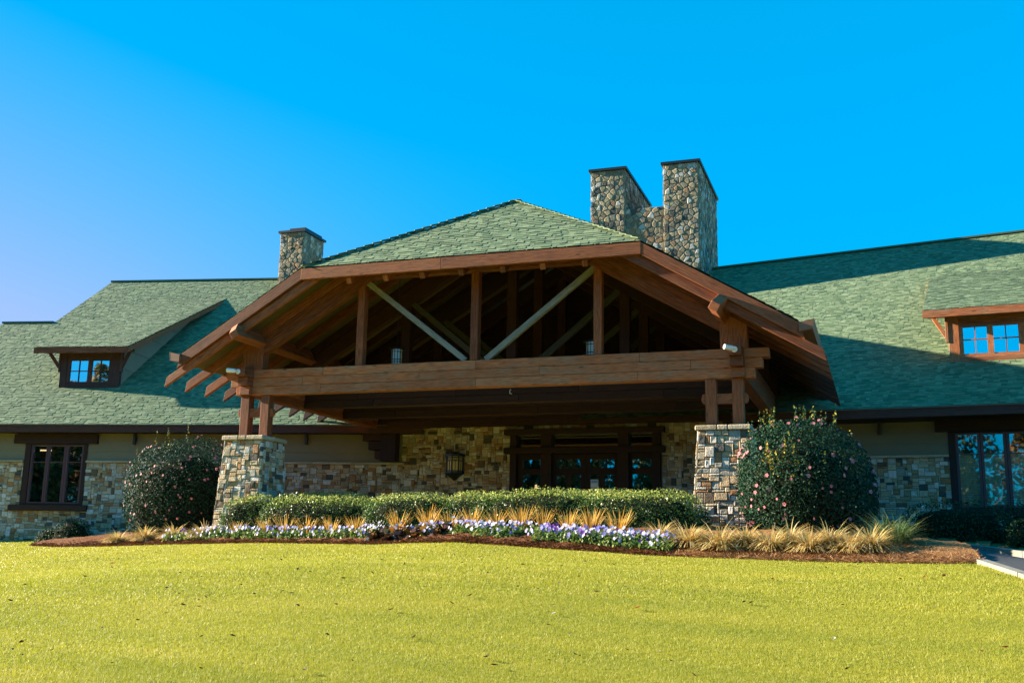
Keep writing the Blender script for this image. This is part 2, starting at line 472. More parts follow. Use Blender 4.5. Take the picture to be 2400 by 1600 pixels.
def bed_back(x):
    return np.interp(x, [-21.5, -20, -17, -15.2, -14.4, -2.4, -1.6, .4, 1.6, 3.2], [25.6, 27.3, 28.3, 28.6, 22.9, 22.9, 25.5, 25.5, 21.2, 16.9])


_rs = np.linspace(0, 1, 46)
for t_ in _rs:
    yy = by+(np.maximum(bed_back(bx), by+.02)-by)*t_
    wob = .05*np.sin(bx*5.1)+.04*np.sin(bx*11.7+1)
    yy = yy+wob*(1-t_)*.6
    zz = ground(bx, yy)+.012+.045*min(1, t_*9)+np.random.RandomState(int(t_*1e4)).rand(len(bx))*.055*min(1, t_*14)
    bed_v += np.c_[bx, yy, zz].tolist()
for j in range(45):
    for i in range(149): bed_f.append((j*150+i, j*150+i+1, (j+1)*150+i+1, (j+1)*150+i))
me = bpy.data.meshes.new('mulch_bed'); me.from_pydata(bed_v, [], bed_f); me.polygons.foreach_set('use_smooth', [True]*len(bed_f))
bed = finish(me, 'mulch_bed', m_mulch(), None, np.zeros(3)); tag(bed, kind='structure')


# driveway and kerbs
def m_asphalt():
    n = NT('asphalt'); o = n.obj(); a = n.noise(o, 90, 3, .7); b = n.noise(o, .8, 3)
    c = n.mix(n.rng(b, .3, .7, 0, 1), (.040, .042, .045), (.06, .062, .064))
    return n.pbr(c, .85, .3, n.bump(a, .6, .01))


CONCRETE = NT('concrete_kerb'); _o = CONCRETE.obj(); CONCRETE = CONCRETE.pbr(CONCRETE.mix(CONCRETE.rng(CONCRETE.noise(_o, 6, 5), .3, .7, 0, 1), (.17, .16, .13), (.235, .22, .185)), .85, .2)
m = MB()
kn = [np.array([EDGE[-2][0]+.3, EDGE[-2][1]+1.5, 0])]+[np.array(p) for p in KERB_NEAR]; kf = [np.array([-1.5, 25.2, 0])]+[np.array(p) for p in KERB_FAR]
rows = 24


def along(P, t):
    P = np.array(P); L = np.r_[0, np.cumsum(np.linalg.norm(np.diff(P[:, :2], axis=0), axis=1))]; L /= L[-1]
    return np.array([np.interp(t, L, P[:, 0]), np.interp(t, L, P[:, 1])])


for k in range(40):
    for j in range(8):
        q = []
        for a_, b_ in ((k, j), (k+1, j), (k+1, j+1), (k, j+1)):
            p = along(kn, a_/40)*(1-b_/8)+along(kf, a_/40)*b_/8; q.append((p[0], p[1], gz(p[0], p[1])+.012))
        m.face(q)
tag(m.build('driveway', m_asphalt(), smooth=True), kind='structure')
m = MB()
for k in range(16):
    for j in range(10):
        q = []
        for a_, b_ in ((k, j), (k+1, j), (k+1, j+1), (k, j+1)):
            p = along(KERB_FAR[:4], a_/16); e = np.array([.2+7*a_/16, 28.95]); p = p*(1-b_/10)+e*b_/10; q.append((p[0], p[1], gz(p[0], p[1])+.018+.02*((k*7+j*3) % 3)))
        m.face(q)
tag(m.build('planting_soil', bed.data.materials[0], smooth=True), kind='structure')
m = MB()
_SL = [(-14.6, 22.95), (-2.5, 22.95), (-1.9, 25.6), (.3, 25.6), (.3, 28.9), (-13.5, 29.3)]
m.prism([(x, y, .30) for x, y in _SL], (0, 0, .2)); tag(m.build('pavement', m_asphalt()), kind='structure')


def kerb(path, n, w, h, name):
    m = MB()
    for k in range(n):
        P = [along(path, (k+e)/n) for e in (.01, .99)]
        d = nrm(P[1]-P[0]); s_ = np.array([d[1], -d[0]])*w/2
        pts = []
        for p in P:
            g = gz(p[0], p[1])
            for off, zz in ((-s_, -.2), (s_, -.2), (s_*.9, h), (-s_*.9, h)): pts.append((p[0]+off[0], p[1]+off[1], g+zz))
        for q in ((0, 1, 2, 3), (7, 6, 5, 4), (0, 4, 5, 1), (1, 5, 6, 2), (2, 6, 7, 3), (3, 7, 4, 0)): m.face([pts[i] for i in q], rng.random())
    return m.build(name, CONCRETE)


tag(kerb(KERB_FAR, 18, .17, .13, 'kerb'), kind='structure')
tag(kerb(KERB_NEAR, 12, .16, .06, 'kerb'), kind='structure')

# ------------------------------------------------------------------ surface builders: shingles, ashlar, fieldstone
def clip(poly, clipper):
    """Sutherland-Hodgman, clipper convex and counter-clockwise."""
    out = poly
    for k in range(len(clipper)):
        a, b = clipper[k], clipper[(k+1) % len(clipper)]; inp = out; out = []
        if not inp: return []
        def side(p): return (b[0]-a[0])*(p[1]-a[1])-(b[1]-a[1])*(p[0]-a[0])
        for i in range(len(inp)):
            p, q = inp[i], inp[(i+1) % len(inp)]; sp, sq = side(p), side(q)
            if sp >= 0: out.append(p)
            if (sp >= 0) != (sq >= 0):
                t = sp/(sp-sq); out.append((p[0]+(q[0]-p[0])*t, p[1]+(q[1]-p[1])*t))
    return out


def shingles(mb, O, U, V, poly, expo=.165, seed=1, tabw=(.09, .21), tone0=0., thick=.014):
    R_ = random.Random(seed); O = np.asarray(O, float); U = nrm(U); V = nrm(V); N = np.cross(U, V)
    us = [p[0] for p in poly]; vs = [p[1] for p in poly]
    v = min(vs)-.01
    prev = 0.
    while v < max(vs):
        u = min(us)-R_.random()*.3
        while u < max(us):
            w = R_.uniform(*tabw); lam = R_.random() < .5
            dv = expo*.30 if lam else 0.; h = thick if lam else thick*.5
            sl_ = expo*.12*R_.choice((-1, 0, 1))
            quad = [(u, v-dv), (u+w, v-dv+sl_*.3), (u+w+sl_, v+expo*1.25), (u, v+expo*1.25)]
            c = clip(quad, poly)
            if len(c) >= 3:
                tone = min(1, max(0, R_.betavariate(1.6, 1.6)+tone0))
                z = lambda p: h-(p[1]-v)/(expo*1.25)*(h-.002)
                mb.face([O+U*p[0]+V*p[1]+N*z(p) for p in c], tone)
                e = clip([(u, v-dv), (u+w, v-dv+sl_*.3), (u+w, v-dv+.002)], poly)
                if len(e) >= 2:
                    a, b = min(e), max(e)
                    A, B = O+U*a[0]+V*a[1], O+U*b[0]+V*b[1]
                    mb.face([A-N*.003, B-N*.003, B+N*h, A+N*h], tone*.8)
                if lam and len(c) == 4 and all(any(abs(p[0]-q[0])+abs(p[1]-q[1]) < 1e-6 for p in c) for q in quad):
                    for uu in (u, u+w):
                        A = O+U*uu+V*(v-dv); B = O+U*uu+V*v; mb.face([A, B, B+N*h, A+N*h], tone*.8)
            u += w
        v += expo
    mb.face([O+U*p[0]+V*p[1]-N*.004 for p in poly], .3)


def ashlar(mb, back, mapf, s0, s1, z0, z1, holes=(), seed=1, cell=.052, maxw=6, maxh=4, depth=(.02, .05), skip=None):
    """Irregular squared rubble: random rectangles packed on a small grid. mapf(s, z, out) -> 3D."""
    R_ = random.Random(seed); nx = max(1, round((s1-s0)/cell)); nz = max(1, round((z1-z0)/cell)); cx = (s1-s0)/nx; cz = (z1-z0)/nz
    occ = [[False]*nx for _ in range(nz)]
    for j in range(nz):
        for i in range(nx):
            s, z = s0+(i+.5)*cx, z0+(j+.5)*cz
            if any(a < s < b and c < z < d for a, b, c, d in holes): occ[j][i] = True
    j0 = 0
    for j in range(nz-1, -1, -1):
        for i in range(nx):
            if occ[j][i]: continue
            h = R_.choices(range(1, maxh+1), [3, 5, 2, 1][:maxh])[0]; w = R_.choices(range(2, maxw+1), [3, 5, 5, 3, 2][:maxw-1])[0]
            if h >= 3: w = min(w, 5)
            ww = 0
            while ww < w and i+ww < nx and not occ[j][i+ww]: ww += 1
            hh = 0
            while hh < h and j-hh >= 0 and all(not occ[j-hh][i+q] for q in range(ww)): hh += 1
            for a in range(hh):
                for q in range(ww): occ[j-a][i+q] = True
            a0, a1, b0, b1 = s0+i*cx, s0+(i+ww)*cx, z0+(j-hh+1)*cz, z0+(j+1)*cz
            g = .005; o = R_.uniform(*depth); jt = lambda: R_.uniform(-.004, .004)
            base = [(a0+g+jt(), b0+g+jt()), (a1-g+jt(), b0+g+jt()), (a1-g+jt(), b1-g+jt()), (a0+g+jt(), b1-g+jt())]
            cxm, czm = (a0+a1)/2, (b0+b1)/2; r = .013
            top = [(p[0]+(r if p[0] < cxm else -r), p[1]+(r if p[1] < czm else -r)) for p in base]
            tone = R_.random(); B0 = [mapf(p[0], p[1], -.01) for p in base]; B1 = [mapf(p[0], p[1], o*.72) for p in base]; T = [mapf(p[0], p[1], o*R_.uniform(.85, 1.1)) for p in top]
            mb.face(T, tone)
            for k in range(4):
                q = (k+1) % 4; mb.face([B0[k], B0[q], B1[q], B1[k]], tone); mb.face([B1[k], B1[q], T[q], T[k]], tone)
    ss = sorted({s0, s1, *[v for h in holes for v in h[:2] if s0 < v < s1]}); zs = sorted({z0, z1, *[v for h in holes for v in h[2:] if z0 < v < z1]})
    for a, b in zip(ss, ss[1:]):
        for c, d in zip(zs, zs[1:]):
            if any(h[0] <= a and b <= h[1] and h[2] <= c and d <= h[3] for h in holes): continue
            back.face([mapf(a, c, 0), mapf(b, c, 0), mapf(b, d, 0), mapf(a, d, 0)])


def fieldstone(mb, back, mapf, s0, s1, z0, z1, seed=1, cell=.27):
    R_ = random.Random(seed); nx = max(2, round((s1-s0)/cell)); nz = max(2, round((z1-z0)/cell)); cx = (s1-s0)/nx; cz = (z1-z0)/nz
    pts = {(i, j): (s0+(i+.5+R_.uniform(-.49, .49))*cx, z0+(j+.5+R_.uniform(-.49, .49))*cz) for i in range(-1, nx+1) for j in range(-1, nz+1)}
    box_ = [(s0, z0), (s1, z0), (s1, z1), (s0, z1)]
    for i in range(nx):
        for j in range(nz):
            p = pts[(i, j)]; poly = [(p[0]-1.5*cx, p[1]-1.5*cz), (p[0]+1.5*cx, p[1]-1.5*cz), (p[0]+1.5*cx, p[1]+1.5*cz), (p[0]-1.5*cx, p[1]+1.5*cz)]
            for di in (-2, -1, 0, 1, 2):
                for dj in (-2, -1, 0, 1, 2):
                    q = pts.get((i+di, j+dj))
                    if q is None or (di == 0 and dj == 0) or not poly: continue
                    mx, mz = (p[0]+q[0])/2, (p[1]+q[1])/2; dx, dz = q[0]-p[0], q[1]-p[1]
                    a = (mx-dz*-1*9, mz+dx*-1*9); b = (mx+dz*-1*9, mz-dx*-1*9)
                    out = []
                    def sd(t): return (p[0]-t[0])*dx*0+((mx-t[0])*dx+(mz-t[1])*dz)
                    for k in range(len(poly)):
                        A, B = poly[k], poly[(k+1) % len(poly)]; sa, sb = sd(A), sd(B)
                        if sa >= 0: out.append(A)
                        if (sa >= 0) != (sb >= 0):
                            t = sa/(sa-sb); out.append((A[0]+(B[0]-A[0])*t, A[1]+(B[1]-A[1])*t))
                    poly = out
            poly = clip(poly, box_) if poly else []
            if len(poly) < 3: continue
            c = (sum(v[0] for v in poly)/len(poly), sum(v[1] for v in poly)/len(poly)); tone = R_.random(); o = R_.uniform(.012, .032)
            ring = lambda k_: [(c[0]+(v[0]-c[0])*k_, c[1]+(v[1]-c[1])*k_) for v in poly]
            r0, r1, r2 = ring(.96), ring(.90), ring(.62)
            A = [mapf(*v, -.01) for v in r0]; B = [mapf(*v, o*.6) for v in r1]; C = [mapf(*v, o) for v in r2]; n = len(poly)
            mb.face(C, tone)
            for k in range(n):
                q = (k+1) % n; mb.face([A[k], A[q], B[q], B[k]], tone); mb.face([B[k], B[q], C[q], C[k]], tone)
    back.face([mapf(s0, z0, 0), mapf(s1, z0, 0), mapf(s1, z1, 0), mapf(s0, z1, 0)])


# ------------------------------------------------------------------ the clubhouse
house = thing('clubhouse', 'long clubhouse with green shingle roofs and stone wainscot behind the timber entrance canopy', 'building', (XC, 29.5, .4))
ML, EL_D, EL_Z = .667, -.55, 3.77
ER_D = -1.15


def roofz(d, d0): return EL_Z+ML*(d-d0)


VL = lambda F: nrm(F.i+np.array([0, 0, ML]))
SLF = math.sqrt(1+ML*ML)
# left wing roof: main slope and lower gabled end
m = MB()
O = FL.P(0, EL_D, EL_Z)
top = (11.0-EL_D)*SLF; low = (6.9-EL_D)*SLF
shingles(m, O, FL.u, VL(FL), [(-16.2, 0), (1.5, 0), (1.5, top), (-16.2, top)], .135, 3)
shingles(m, O, FL.u, VL(FL), [(-18.4, 0), (-16.2, 0), (-16.2, low), (-18.4, low)], .135, 4)
zr, zl = roofz(11.0, EL_D), roofz(6.9, EL_D)
m.face([FL.P(-16.2, 11.0, zr), FL.P(1.5, 11.0, zr), FL.P(1.5, 22, 4), FL.P(-16.2, 22, 4)], .4)
m.face([FL.P(-18.4, 6.9, zl), FL.P(-16.2, 6.9, zl), FL.P(-16.2, 14, 4), FL.P(-18.4, 14, 4)], .4)
roofL = m.build('roof', SHINGLE, house)
m = MB()
m.box(FL, -16.2, 1.5, 10.9, 11.1, zr-.02, zr+.05, .35); m.box(FL, -18.4, -16.2, 6.8, 7.0, zl-.02, zl+.05, .35)
m.build('ridge_cap', SHINGLE, roofL)
m = MB()
m.face([FL.P(-16.2, 0, 3.7), FL.P(-16.2, 22, 3.7), FL.P(-16.2, 11.0, zr-.06)]); m.face([FL.P(-18.3, 0, 0), FL.P(-18.3, 14, 0), FL.P(-18.3, 14, 3.7), FL.P(-18.3, 6.9, zl-.06), FL.P(-18.3, 0, 3.7)])
m.build('gable_wall', SIDING, house)
# right wing roof
m = MB()
O = FR.P(0, ER_D, EL_Z)
shingles(m, O, FR.u, VL(FR), [(-8.5, 0), (8, 0), (8, (10.25-ER_D)*SLF), (3.6, (9.94-ER_D)*SLF), (-6.73, (9.19-ER_D)*SLF), (-8.5, (9.05-ER_D)*SLF)], .125, 5, (.09, .21), .06)
ra, rb = FR.P(-8.5, 9.05, roofz(9.05, ER_D)), FR.P(8, 10.25, roofz(10.25, ER_D))
m.face([ra, rb, FR.P(8, 20, 4), FR.P(-8.5, 20, 4)], .4)
roofR = m.build('roof', SHINGLE, house)
m = MB(); m.bar(ra+[0, 0, .02], rb+[0, 0, .02], .24, .06, tone=.3); m.build('ridge_cap', SHINGLE, roofR)
# roof over the entrance hall, behind the canopy
m = MB(); m.face([(XC-6.5, 30, 4.4), (XC+3.2, 30, 4.4), (XC+3.2, 38.8, 10.3), (XC-6.5, 38.8, 10.3)], .4); m.face([(XC-6.5, 38.8, 10.3), (XC+3.2, 38.8, 10.3), (XC+3.2, 47, 4.4), (XC-6.5, 47, 4.4)], .4); m.build('roof', SHINGLE, house)
# eaves: fascia board, drip edge, soffit
for F, s0, s1, d0 in ((FL, -18.4, .6, EL_D), (FR, -4.2, 8, ER_D)):
    m = MB(); m.box(F, s0, s1, d0+.01, d0+.05, EL_Z-.25, EL_Z-.035, .3); fa = m.build('fascia_board', FASC, house)
    m = MB(); m.box(F, s0, s1, d0-.03, d0+.05, EL_Z-.03, EL_Z-.006, .3); m.build('drip_edge', m_plain('drip_edge_metal', (.10, .12, .10), .5, .4, .3), fa)
    m = MB(); m.box(F, s0, s1, d0+.055, .10, EL_Z-.24, EL_Z-.2, .4); m.build('soffit', TRIM, house)


def siding(F, s0, s1, z0, z1, holes, parent, d=0., step=.3):
    m = MB(); z = z0
    while z < z1-.01:
        zt = min(z+step, z1)
        segs = [(s0, s1)]
        for a, b, c, e in holes:
            if c < zt-.02 and e > z+.02: segs = [q for sa, sb in segs for q in ((sa, min(sb, a)), (max(sa, b), sb)) if q[1]-q[0] > .02]
        for a, b in segs:
            m.face([F.P(a, d-.022, z), F.P(b, d-.022, z), F.P(b, d-.004, zt), F.P(a, d-.004, zt)], .5)
            m.face([F.P(a, d, z), F.P(b, d, z), F.P(b, d-.022, z), F.P(a, d-.022, z)], .5)
        z = zt
    return m.build('siding', SIDING, parent)


CAPZ = 2.66
winL = (-12.46, -10.34, 1.27, 3.2); winR = (1.06, 4.35, 1.3, 3.24)


def wallmap(F): return lambda s, z, o: F.P(s, -o, z)


for F, s0, s1, win, sd in ((FL, -18.3, -.02, winL, 11), (FR, -3.7, 8, winR, 12)):
    st, bk = MB(), MB()
    ashlar(st, bk, wallmap(F), s0, s1, -.1, CAPZ-.05, [win], sd)
    w_ = bk.build('stone_wall', MORTAR, house); st.build('stonework', ASHLAR, w_)
    c = MB(); s = s0; split_ = False
    while s < s1:
        e = min(s1, s+rng.uniform(.45, .75))
        if s >= win[0] and c.f and not split_: c.build('sill_course', CAPST, w_); c = MB(); split_ = True
        if e <= win[0]-.0 or s >= win[1]: c.box(F, s, e-.008, -.10, .02, CAPZ-.05, CAPZ+.012)
        elif s < win[0]: c.box(F, s, win[0]-.01, -.10, .02, CAPZ-.05, CAPZ+.012)
        elif e > win[1]: c.box(F, win[1]+.01, e-.008, -.10, .02, CAPZ-.05, CAPZ+.012)
        s = e
    c.build('sill_course', CAPST, w_)
    siding(F, s0, s1, CAPZ+.012, EL_Z-.2, [win], house)
# entrance wall: full-height stone either side of the opening, plain boarding above
opn = (-1.68, 2.77, .3, 3.6)
FE = Frame((XC, 29.5), 0)
st, bk = MB(), MB()
ashlar(st, bk, wallmap(FE), -5.22, 5.6, .3, 3.72, [opn], 21, .05)
we = bk.build('stone_wall', MORTAR, house); st.build('stonework', ASHLAR, we)
m = MB(); z = 3.72
while z < 8.2:
    zt = min(z+.3, 8.2); w0 = min(5.6, 4.05+(6.12-zt)/.6)
    if w0 > .2:
        m.face([FE.P(-w0, .04, z), FE.P(w0, .04, z), FE.P(w0, .058, zt), FE.P(-w0, .058, zt)]); m.face([FE.P(-w0, .06, z), FE.P(w0, .06, z), FE.P(w0, .04, z), FE.P(-w0, .04, z)])
    z = zt
m.build('siding', TRIM, house)  # dark wood on the upper wall: roof shade put into its colour


def window(F, rect, panes, zb, zt, rail, parent, sill=True, lintel=True, lint=None, slz=None, blind=False, dd=0.):
    """Casement window: frame > sashes, panes, blinds; lintel and sill boards."""
    s0, s1, z0, z1 = rect
    fr = MB()
    for a, b in ((s0, panes[0][0]-.07), (panes[-1][1]+.07, s1)): fr.box(F, a, b, dd-.05, dd+.12, z0+.002, z1-.002)
    fr.box(F, panes[0][0]-.07, panes[-1][1]+.07, dd-.045, dd+.12, zt+.04, z1-.004); fr.box(F, panes[0][0]-.07, panes[-1][1]+.07, dd-.045, dd+.12, z0+.004, zb-.04)
    w = fr.build('window', TRIM, parent)
    sa = MB()
    for k, (a, b) in enumerate(panes):
        g0 = a-.07 if k == 0 else (panes[k-1][1]+a)/2; g1 = b+.07 if k == len(panes)-1 else (b+panes[k+1][0])/2
        sa.box(F, g0+.006, a, dd-.02, dd+.05, zb-.038, zt+.038); sa.box(F, b, g1-.006, dd-.02, dd+.05, zb-.038, zt+.038)
        sa.box(F, a, b, dd-.018, dd+.05, zt, zt+.036); sa.box(F, a, b, dd-.018, dd+.05, zb-.036, zb); sa.box(F, a, b, dd+.0, dd+.03, rail-.012, rail+.012)
    sa.build('sash', SASH, w)
    for a, b in panes:
        p = MB(); p.box(F, a, b, dd+.034, dd+.040, zb, zt); p.build('pane', GLASS, w)
        if blind:
            q = MB(); z = zb+.02
            while z < rail+.0:
                q.face([F.P(a, dd+.095, z), F.P(b, dd+.095, z), F.P(b, dd+.075, z+.036), F.P(a, dd+.075, z+.036)]); z += .042
            q.build('blind', m_plain('cream_blind', (.82, .80, .60), .7, .2), w)
    if lint:
        l = MB(); l.box(F, lint[0], lint[1], dd-.11, dd+.02, lint[2], lint[3]); l.build('lintel', TRIM, w)
    if slz:
        l = MB(); l.box(F, slz[0], slz[1], dd-.14, dd+.02, slz[2], slz[3]); l.build('sill', TRIM, w)
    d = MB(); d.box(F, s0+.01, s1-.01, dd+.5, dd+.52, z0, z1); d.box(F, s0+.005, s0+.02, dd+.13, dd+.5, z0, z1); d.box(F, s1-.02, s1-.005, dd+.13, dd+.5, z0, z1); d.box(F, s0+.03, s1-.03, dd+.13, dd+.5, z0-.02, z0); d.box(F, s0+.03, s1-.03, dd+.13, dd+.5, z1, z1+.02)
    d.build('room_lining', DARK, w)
    return w


wL = window(FL, winL, [(-12.20, -11.75), (-11.63, -11.14), (-10.99, -10.53)], 1.36, 3.13, 2.62, house, lint=(-12.84, -10.0, 3.205, 3.5), slz=(-12.78, -10.16, 1.08, 1.265))
_m = NT('lamp_glow'); _e = _m.new('Emission', Strength=.45); _e.inputs[0].default_value = (1, .66, .30, 1); _m.t.links.new(_e.outputs[0], _m.out.inputs[0]); GLOW = _m.m
m = MB(); m.box(FL, -12.16, -11.78, .30, .33, 3.0, 3.045); m.build('ceiling_light', GLOW, wL)
wR = window(FR, winR, [(1.29, 1.73), (1.87, 2.32), (2.47, 2.92), (3.07, 3.52), (3.67, 4.12)], 1.39, 3.17, 2.68, house, lint=(.76, 4.65, 3.245, 3.53), slz=(.8, 4.6, 1.15, 1.298), blind=True)


def dormer(F, d0, s0, s1, sl0, sr1, ez, ed, base, winrect, panes, zmid, zb, zt, pitch, rightside):
    """Shed dormer: front, cheeks, roof, fascia, brackets, divided windows."""
    d_end = d0
    mz = lambda d: roofz(d, EL_D if F is FL else ER_D)
    dback = (ez-mz(ed)+0.0)/(ML-pitch)+ed
    dr = lambda d: ez+pitch*(d-ed)
    b = MB(); wr = winrect
    b.box(F, s0, wr[0], d0, d0+.16, base-.05, dr(d0)-.12); b.box(F, wr[1], s1, d0+.001, d0+.16, base-.05, dr(d0)-.12)
    b.box(F, wr[0], wr[1], d0+.012, d0+.16, wr[3], dr(d0)-.12); b.box(F, wr[0], wr[1], d0-.012, d0+.16, base-.05, wr[2])
    D_ = b.build('dormer', FASC if F is FL else WOODB, house, .006)  # left dormer darker, right brighter: shade and sun put into the wood colour
    for s in (s0+.03, s1-.03):
        ck = MB(); n = 7
        for k in range(n):
            z0 = base+(dr(dback-.1)-base)*k/n; z1 = base+(dr(dback-.1)-base)*(k+1)/n
            da = max(d0+.1, (z0-base)/ML+d0-.3); dt = max(d0+.1, (z0-dr(d0)+.1)/pitch+d0) if z0 > dr(d0)-.1 else d0+.1
            db = (z1-base)/ML+d0
            dt2 = max(d0+.1, (z1-dr(d0)+.1)/pitch+d0)
            o_ = .018 if s == s0+.03 else -.018
            ck.face([F.P(s-o_, dt, z0), F.P(s-o_, db, z0-.0), F.P(s, db+.3, z1), F.P(s, min(dt2, db+.3), z1)])
        ck.build('cheek', SIDING, D_)
    r = MB(); O = F.P(0, ed, ez); V = nrm(F.i+np.array([0, 0, pitch])); sf = math.sqrt(1+pitch**2); L = (dback-ed)*sf+.1
    shingles(r, O, F.u, V, [(sl0, 0), (sr1, 0), (sr1, L), (sl0, L)], .125, 8 if F is FL else 9, (.11, .23), .06)
    r.face([F.P(sl0, ed, ez-.06), F.P(sr1, ed, ez-.06), F.P(sr1, dback, dr(dback)-.06), F.P(sl0, dback, dr(dback)-.06)], .2)
    r.build('dormer_roof', SHINGLE, D_)
    fb = MB(); fb.box(F, sl0-.01, sr1+.01, ed-.014, ed+.05, ez-.21, ez-.010)
    for s, q in ((sl0-.012, 1), (sr1-.028, 1)):
        fb.prism([F.P(s, ed+.05, ez-.19), F.P(s, ed+.05, ez-.002), F.P(s, dback-.25, dr(dback-.25)-.03), F.P(s, dback-.25, dr(dback-.25)-.21)], F.u*.04)
    fb.build('dormer_fascia', WOOD if F is FL else WOODB, D_)
    for s, sg in ((s0, -1), (s1, 1)):
        br = MB(); end = sl0+.08 if sg < 0 else sr1-.02
        br.box(F, min(s, end), max(s, end), d0-.02, d0+.08, dr(d0)-.31, dr(d0)-.2)
        br.bar(F.P(end-sg*.16, d0+.03, dr(d0)-.31), F.P(s+sg*.04, d0+.03, dr(d0)-.86), .09, .1); br.box(F, s, s+sg*.07, d0-.02, d0+.1, dr(d0)-1.0, dr(d0)-.2) if sg > 0 else br.box(F, s-.07, s, d0-.02, d0+.1, dr(d0)-1.0, dr(d0)-.2)
        br.build('bracket', FASC if F is FL else WOODB, D_, .005)
    fw = MB(); SM = FASC if F is FL else WOODB
    fw.box(F, wr[0], wr[1], d0+.02, d0+.1, zt+.03, wr[3]); fw.box(F, wr[0], wr[1], d0+.02, d0+.1, wr[2], zb-.03)
    prev = wr[0]
    for a, b2 in panes:
        fw.box(F, prev, a, d0+.021, d0+.1, zb-.03, zt+.03); prev = b2
    fw.box(F, prev, wr[1], d0+.021, d0+.1, zb-.03, zt+.03)
    for a, b2 in panes:
        fw.box(F, a, b2, d0+.035, d0+.09, zt, zt+.03); fw.box(F, a, b2, d0+.035, d0+.09, zb-.03, zb)
        fw.box(F, (a+b2)/2-.014, (a+b2)/2+.014, d0+.045, d0+.062, zb, zt); fw.box(F, a, b2, d0+.047, d0+.06, zmid-.014, zmid+.014)
    fw.build('window_frame', SM, D_)
    p = MB()
    for a, b2 in panes: p.box(F, a, b2, d0+.070, d0+.076, zb, zt)
    p.build('pane', SKYGLASS, D_)
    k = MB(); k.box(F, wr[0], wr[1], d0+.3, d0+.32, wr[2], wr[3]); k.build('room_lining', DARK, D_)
    return D_


dormer(FL, 1.72, -12.62, -10.45, -13.33, -9.98, 6.61, 1.22, 5.28, (-12.38, -10.80, 5.43, 6.30), [(-12.28, -11.62), (-11.49, -10.86)], 5.87, 5.5, 6.23, .455, True)
dormer(FR, 1.0, 1.20, 4.95, .61, 5.6, 6.57, .9-.35, 5.18, (1.46, 4.7, 5.33, 6.28), [(1.56, 2.14), (2.29, 2.89), (3.25, 3.83), (3.98, 4.58)], 5.80, 5.42, 6.14, .40, False)

# chimneys
def chimney(name, x0, x1, y0, y1, z0, z1, seed, capbox=None, parent=house):
    st, bk = MB(), MB()
    X0, X1 = XC+x0, XC+x1
    for sd, (mp, L) in enumerate(((lambda s, z, o: np.array([X0+s, y0-o, z]), X1-X0), (lambda s, z, o: np.array([X1+o, y0+s, z]), y1-y0),
                                  (lambda s, z, o: np.array([X1-s, y1+o, z]), X1-X0), (lambda s, z, o: np.array([X0-o, y1-s, z]), y1-y0))):
        fieldstone(st, bk, mp, 0, L, z0, z1, seed+sd, .19)
    bk.face([(X0, y0, z1), (X1, y0, z1), (X1, y1, z1), (X0, y1, z1)])
    c = bk.build(name, MORTARC, parent); st.build('stonework', FIELD, c)
    k = MB()
    if capbox is not None:
        FC = Frame((0, 0), 0)
        k.box(FC, X0-.08, X1+.08, y0-.08, y1+.08, z1+.005, z1+.10)
        for q in capbox: k.box(FC, X0+q[0], X0+q[1], y0+.04, y1-.2, z1+.1, z1+q[2])
        k.build('chimney_cap', METAL, c)
    return c


chimney('chimney', -1.02, .25, 36.0, 40.4, 7, 13.88, 31, [])
chimney('chimney', 1.67, 2.93, 36.0, 40.4, 7, 13.88, 41, [])
chimney('chimney_link', .255, 1.665, 36.05, 40.3, 7, 12.35, 51)
chimney('chimney', -15.0, -13.87, 37.5, 39.15, 9.5, 13.15, 61, [(.4, 1.15, .2)])

# entrance: heavy door surround, two doors, two sidelights, transom
m = MB()
for a, b, d_ in ((-1.68, -1.49, -.16), (-.74, -.42, -.14), (1.55, 1.86, -.14), (2.55, 2.77, -.16)): m.box(FE, a, b, d_, .15, .45, 3.60)
m.box(FE, -1.86, 2.9, -.24, .15, 3.44, 3.60); m.box(FE, -1.86, 2.9, -.22, .14, 2.88, 3.06)
sur = m.build('door_surround', TRIM, house, .008)
m = MB(); m.box(FE, -1.7, 2.8, .02, .1, 3.602, 3.8); m.build('header_board', SIDING, house)


def glazed(name, a, b, gs, mid, mull, parent):
    m = MB(); m.box(FE, a, gs[0], .02, .08, .47, 2.87); m.box(FE, gs[1], b, .02, .08, .47, 2.87); m.box(FE, gs[0], gs[1], .022, .08, 2.72, 2.87); m.box(FE, gs[0], gs[1], .022, .08, .47, .8)
    m.box(FE, gs[0], gs[1], .024, .08, mid[0], mid[1])
    if mull: m.box(FE, (gs[0]+gs[1])/2-.07, (gs[0]+gs[1])/2+.07, .03, .07, .8, mid[0])
    if mull:
        for q in (1/3, 2/3): m.box(FE, gs[0]+(gs[1]-gs[0])*q-.014, gs[0]+(gs[1]-gs[0])*q+.014, .03, .07, mid[1], 2.72)
    d = m.build(name, TRIM, parent, .004)
    p = MB(); p.box(FE, gs[0], gs[1], .055, .061, .8, 2.72); p.build('pane', DOORGLASS, d)
    return d


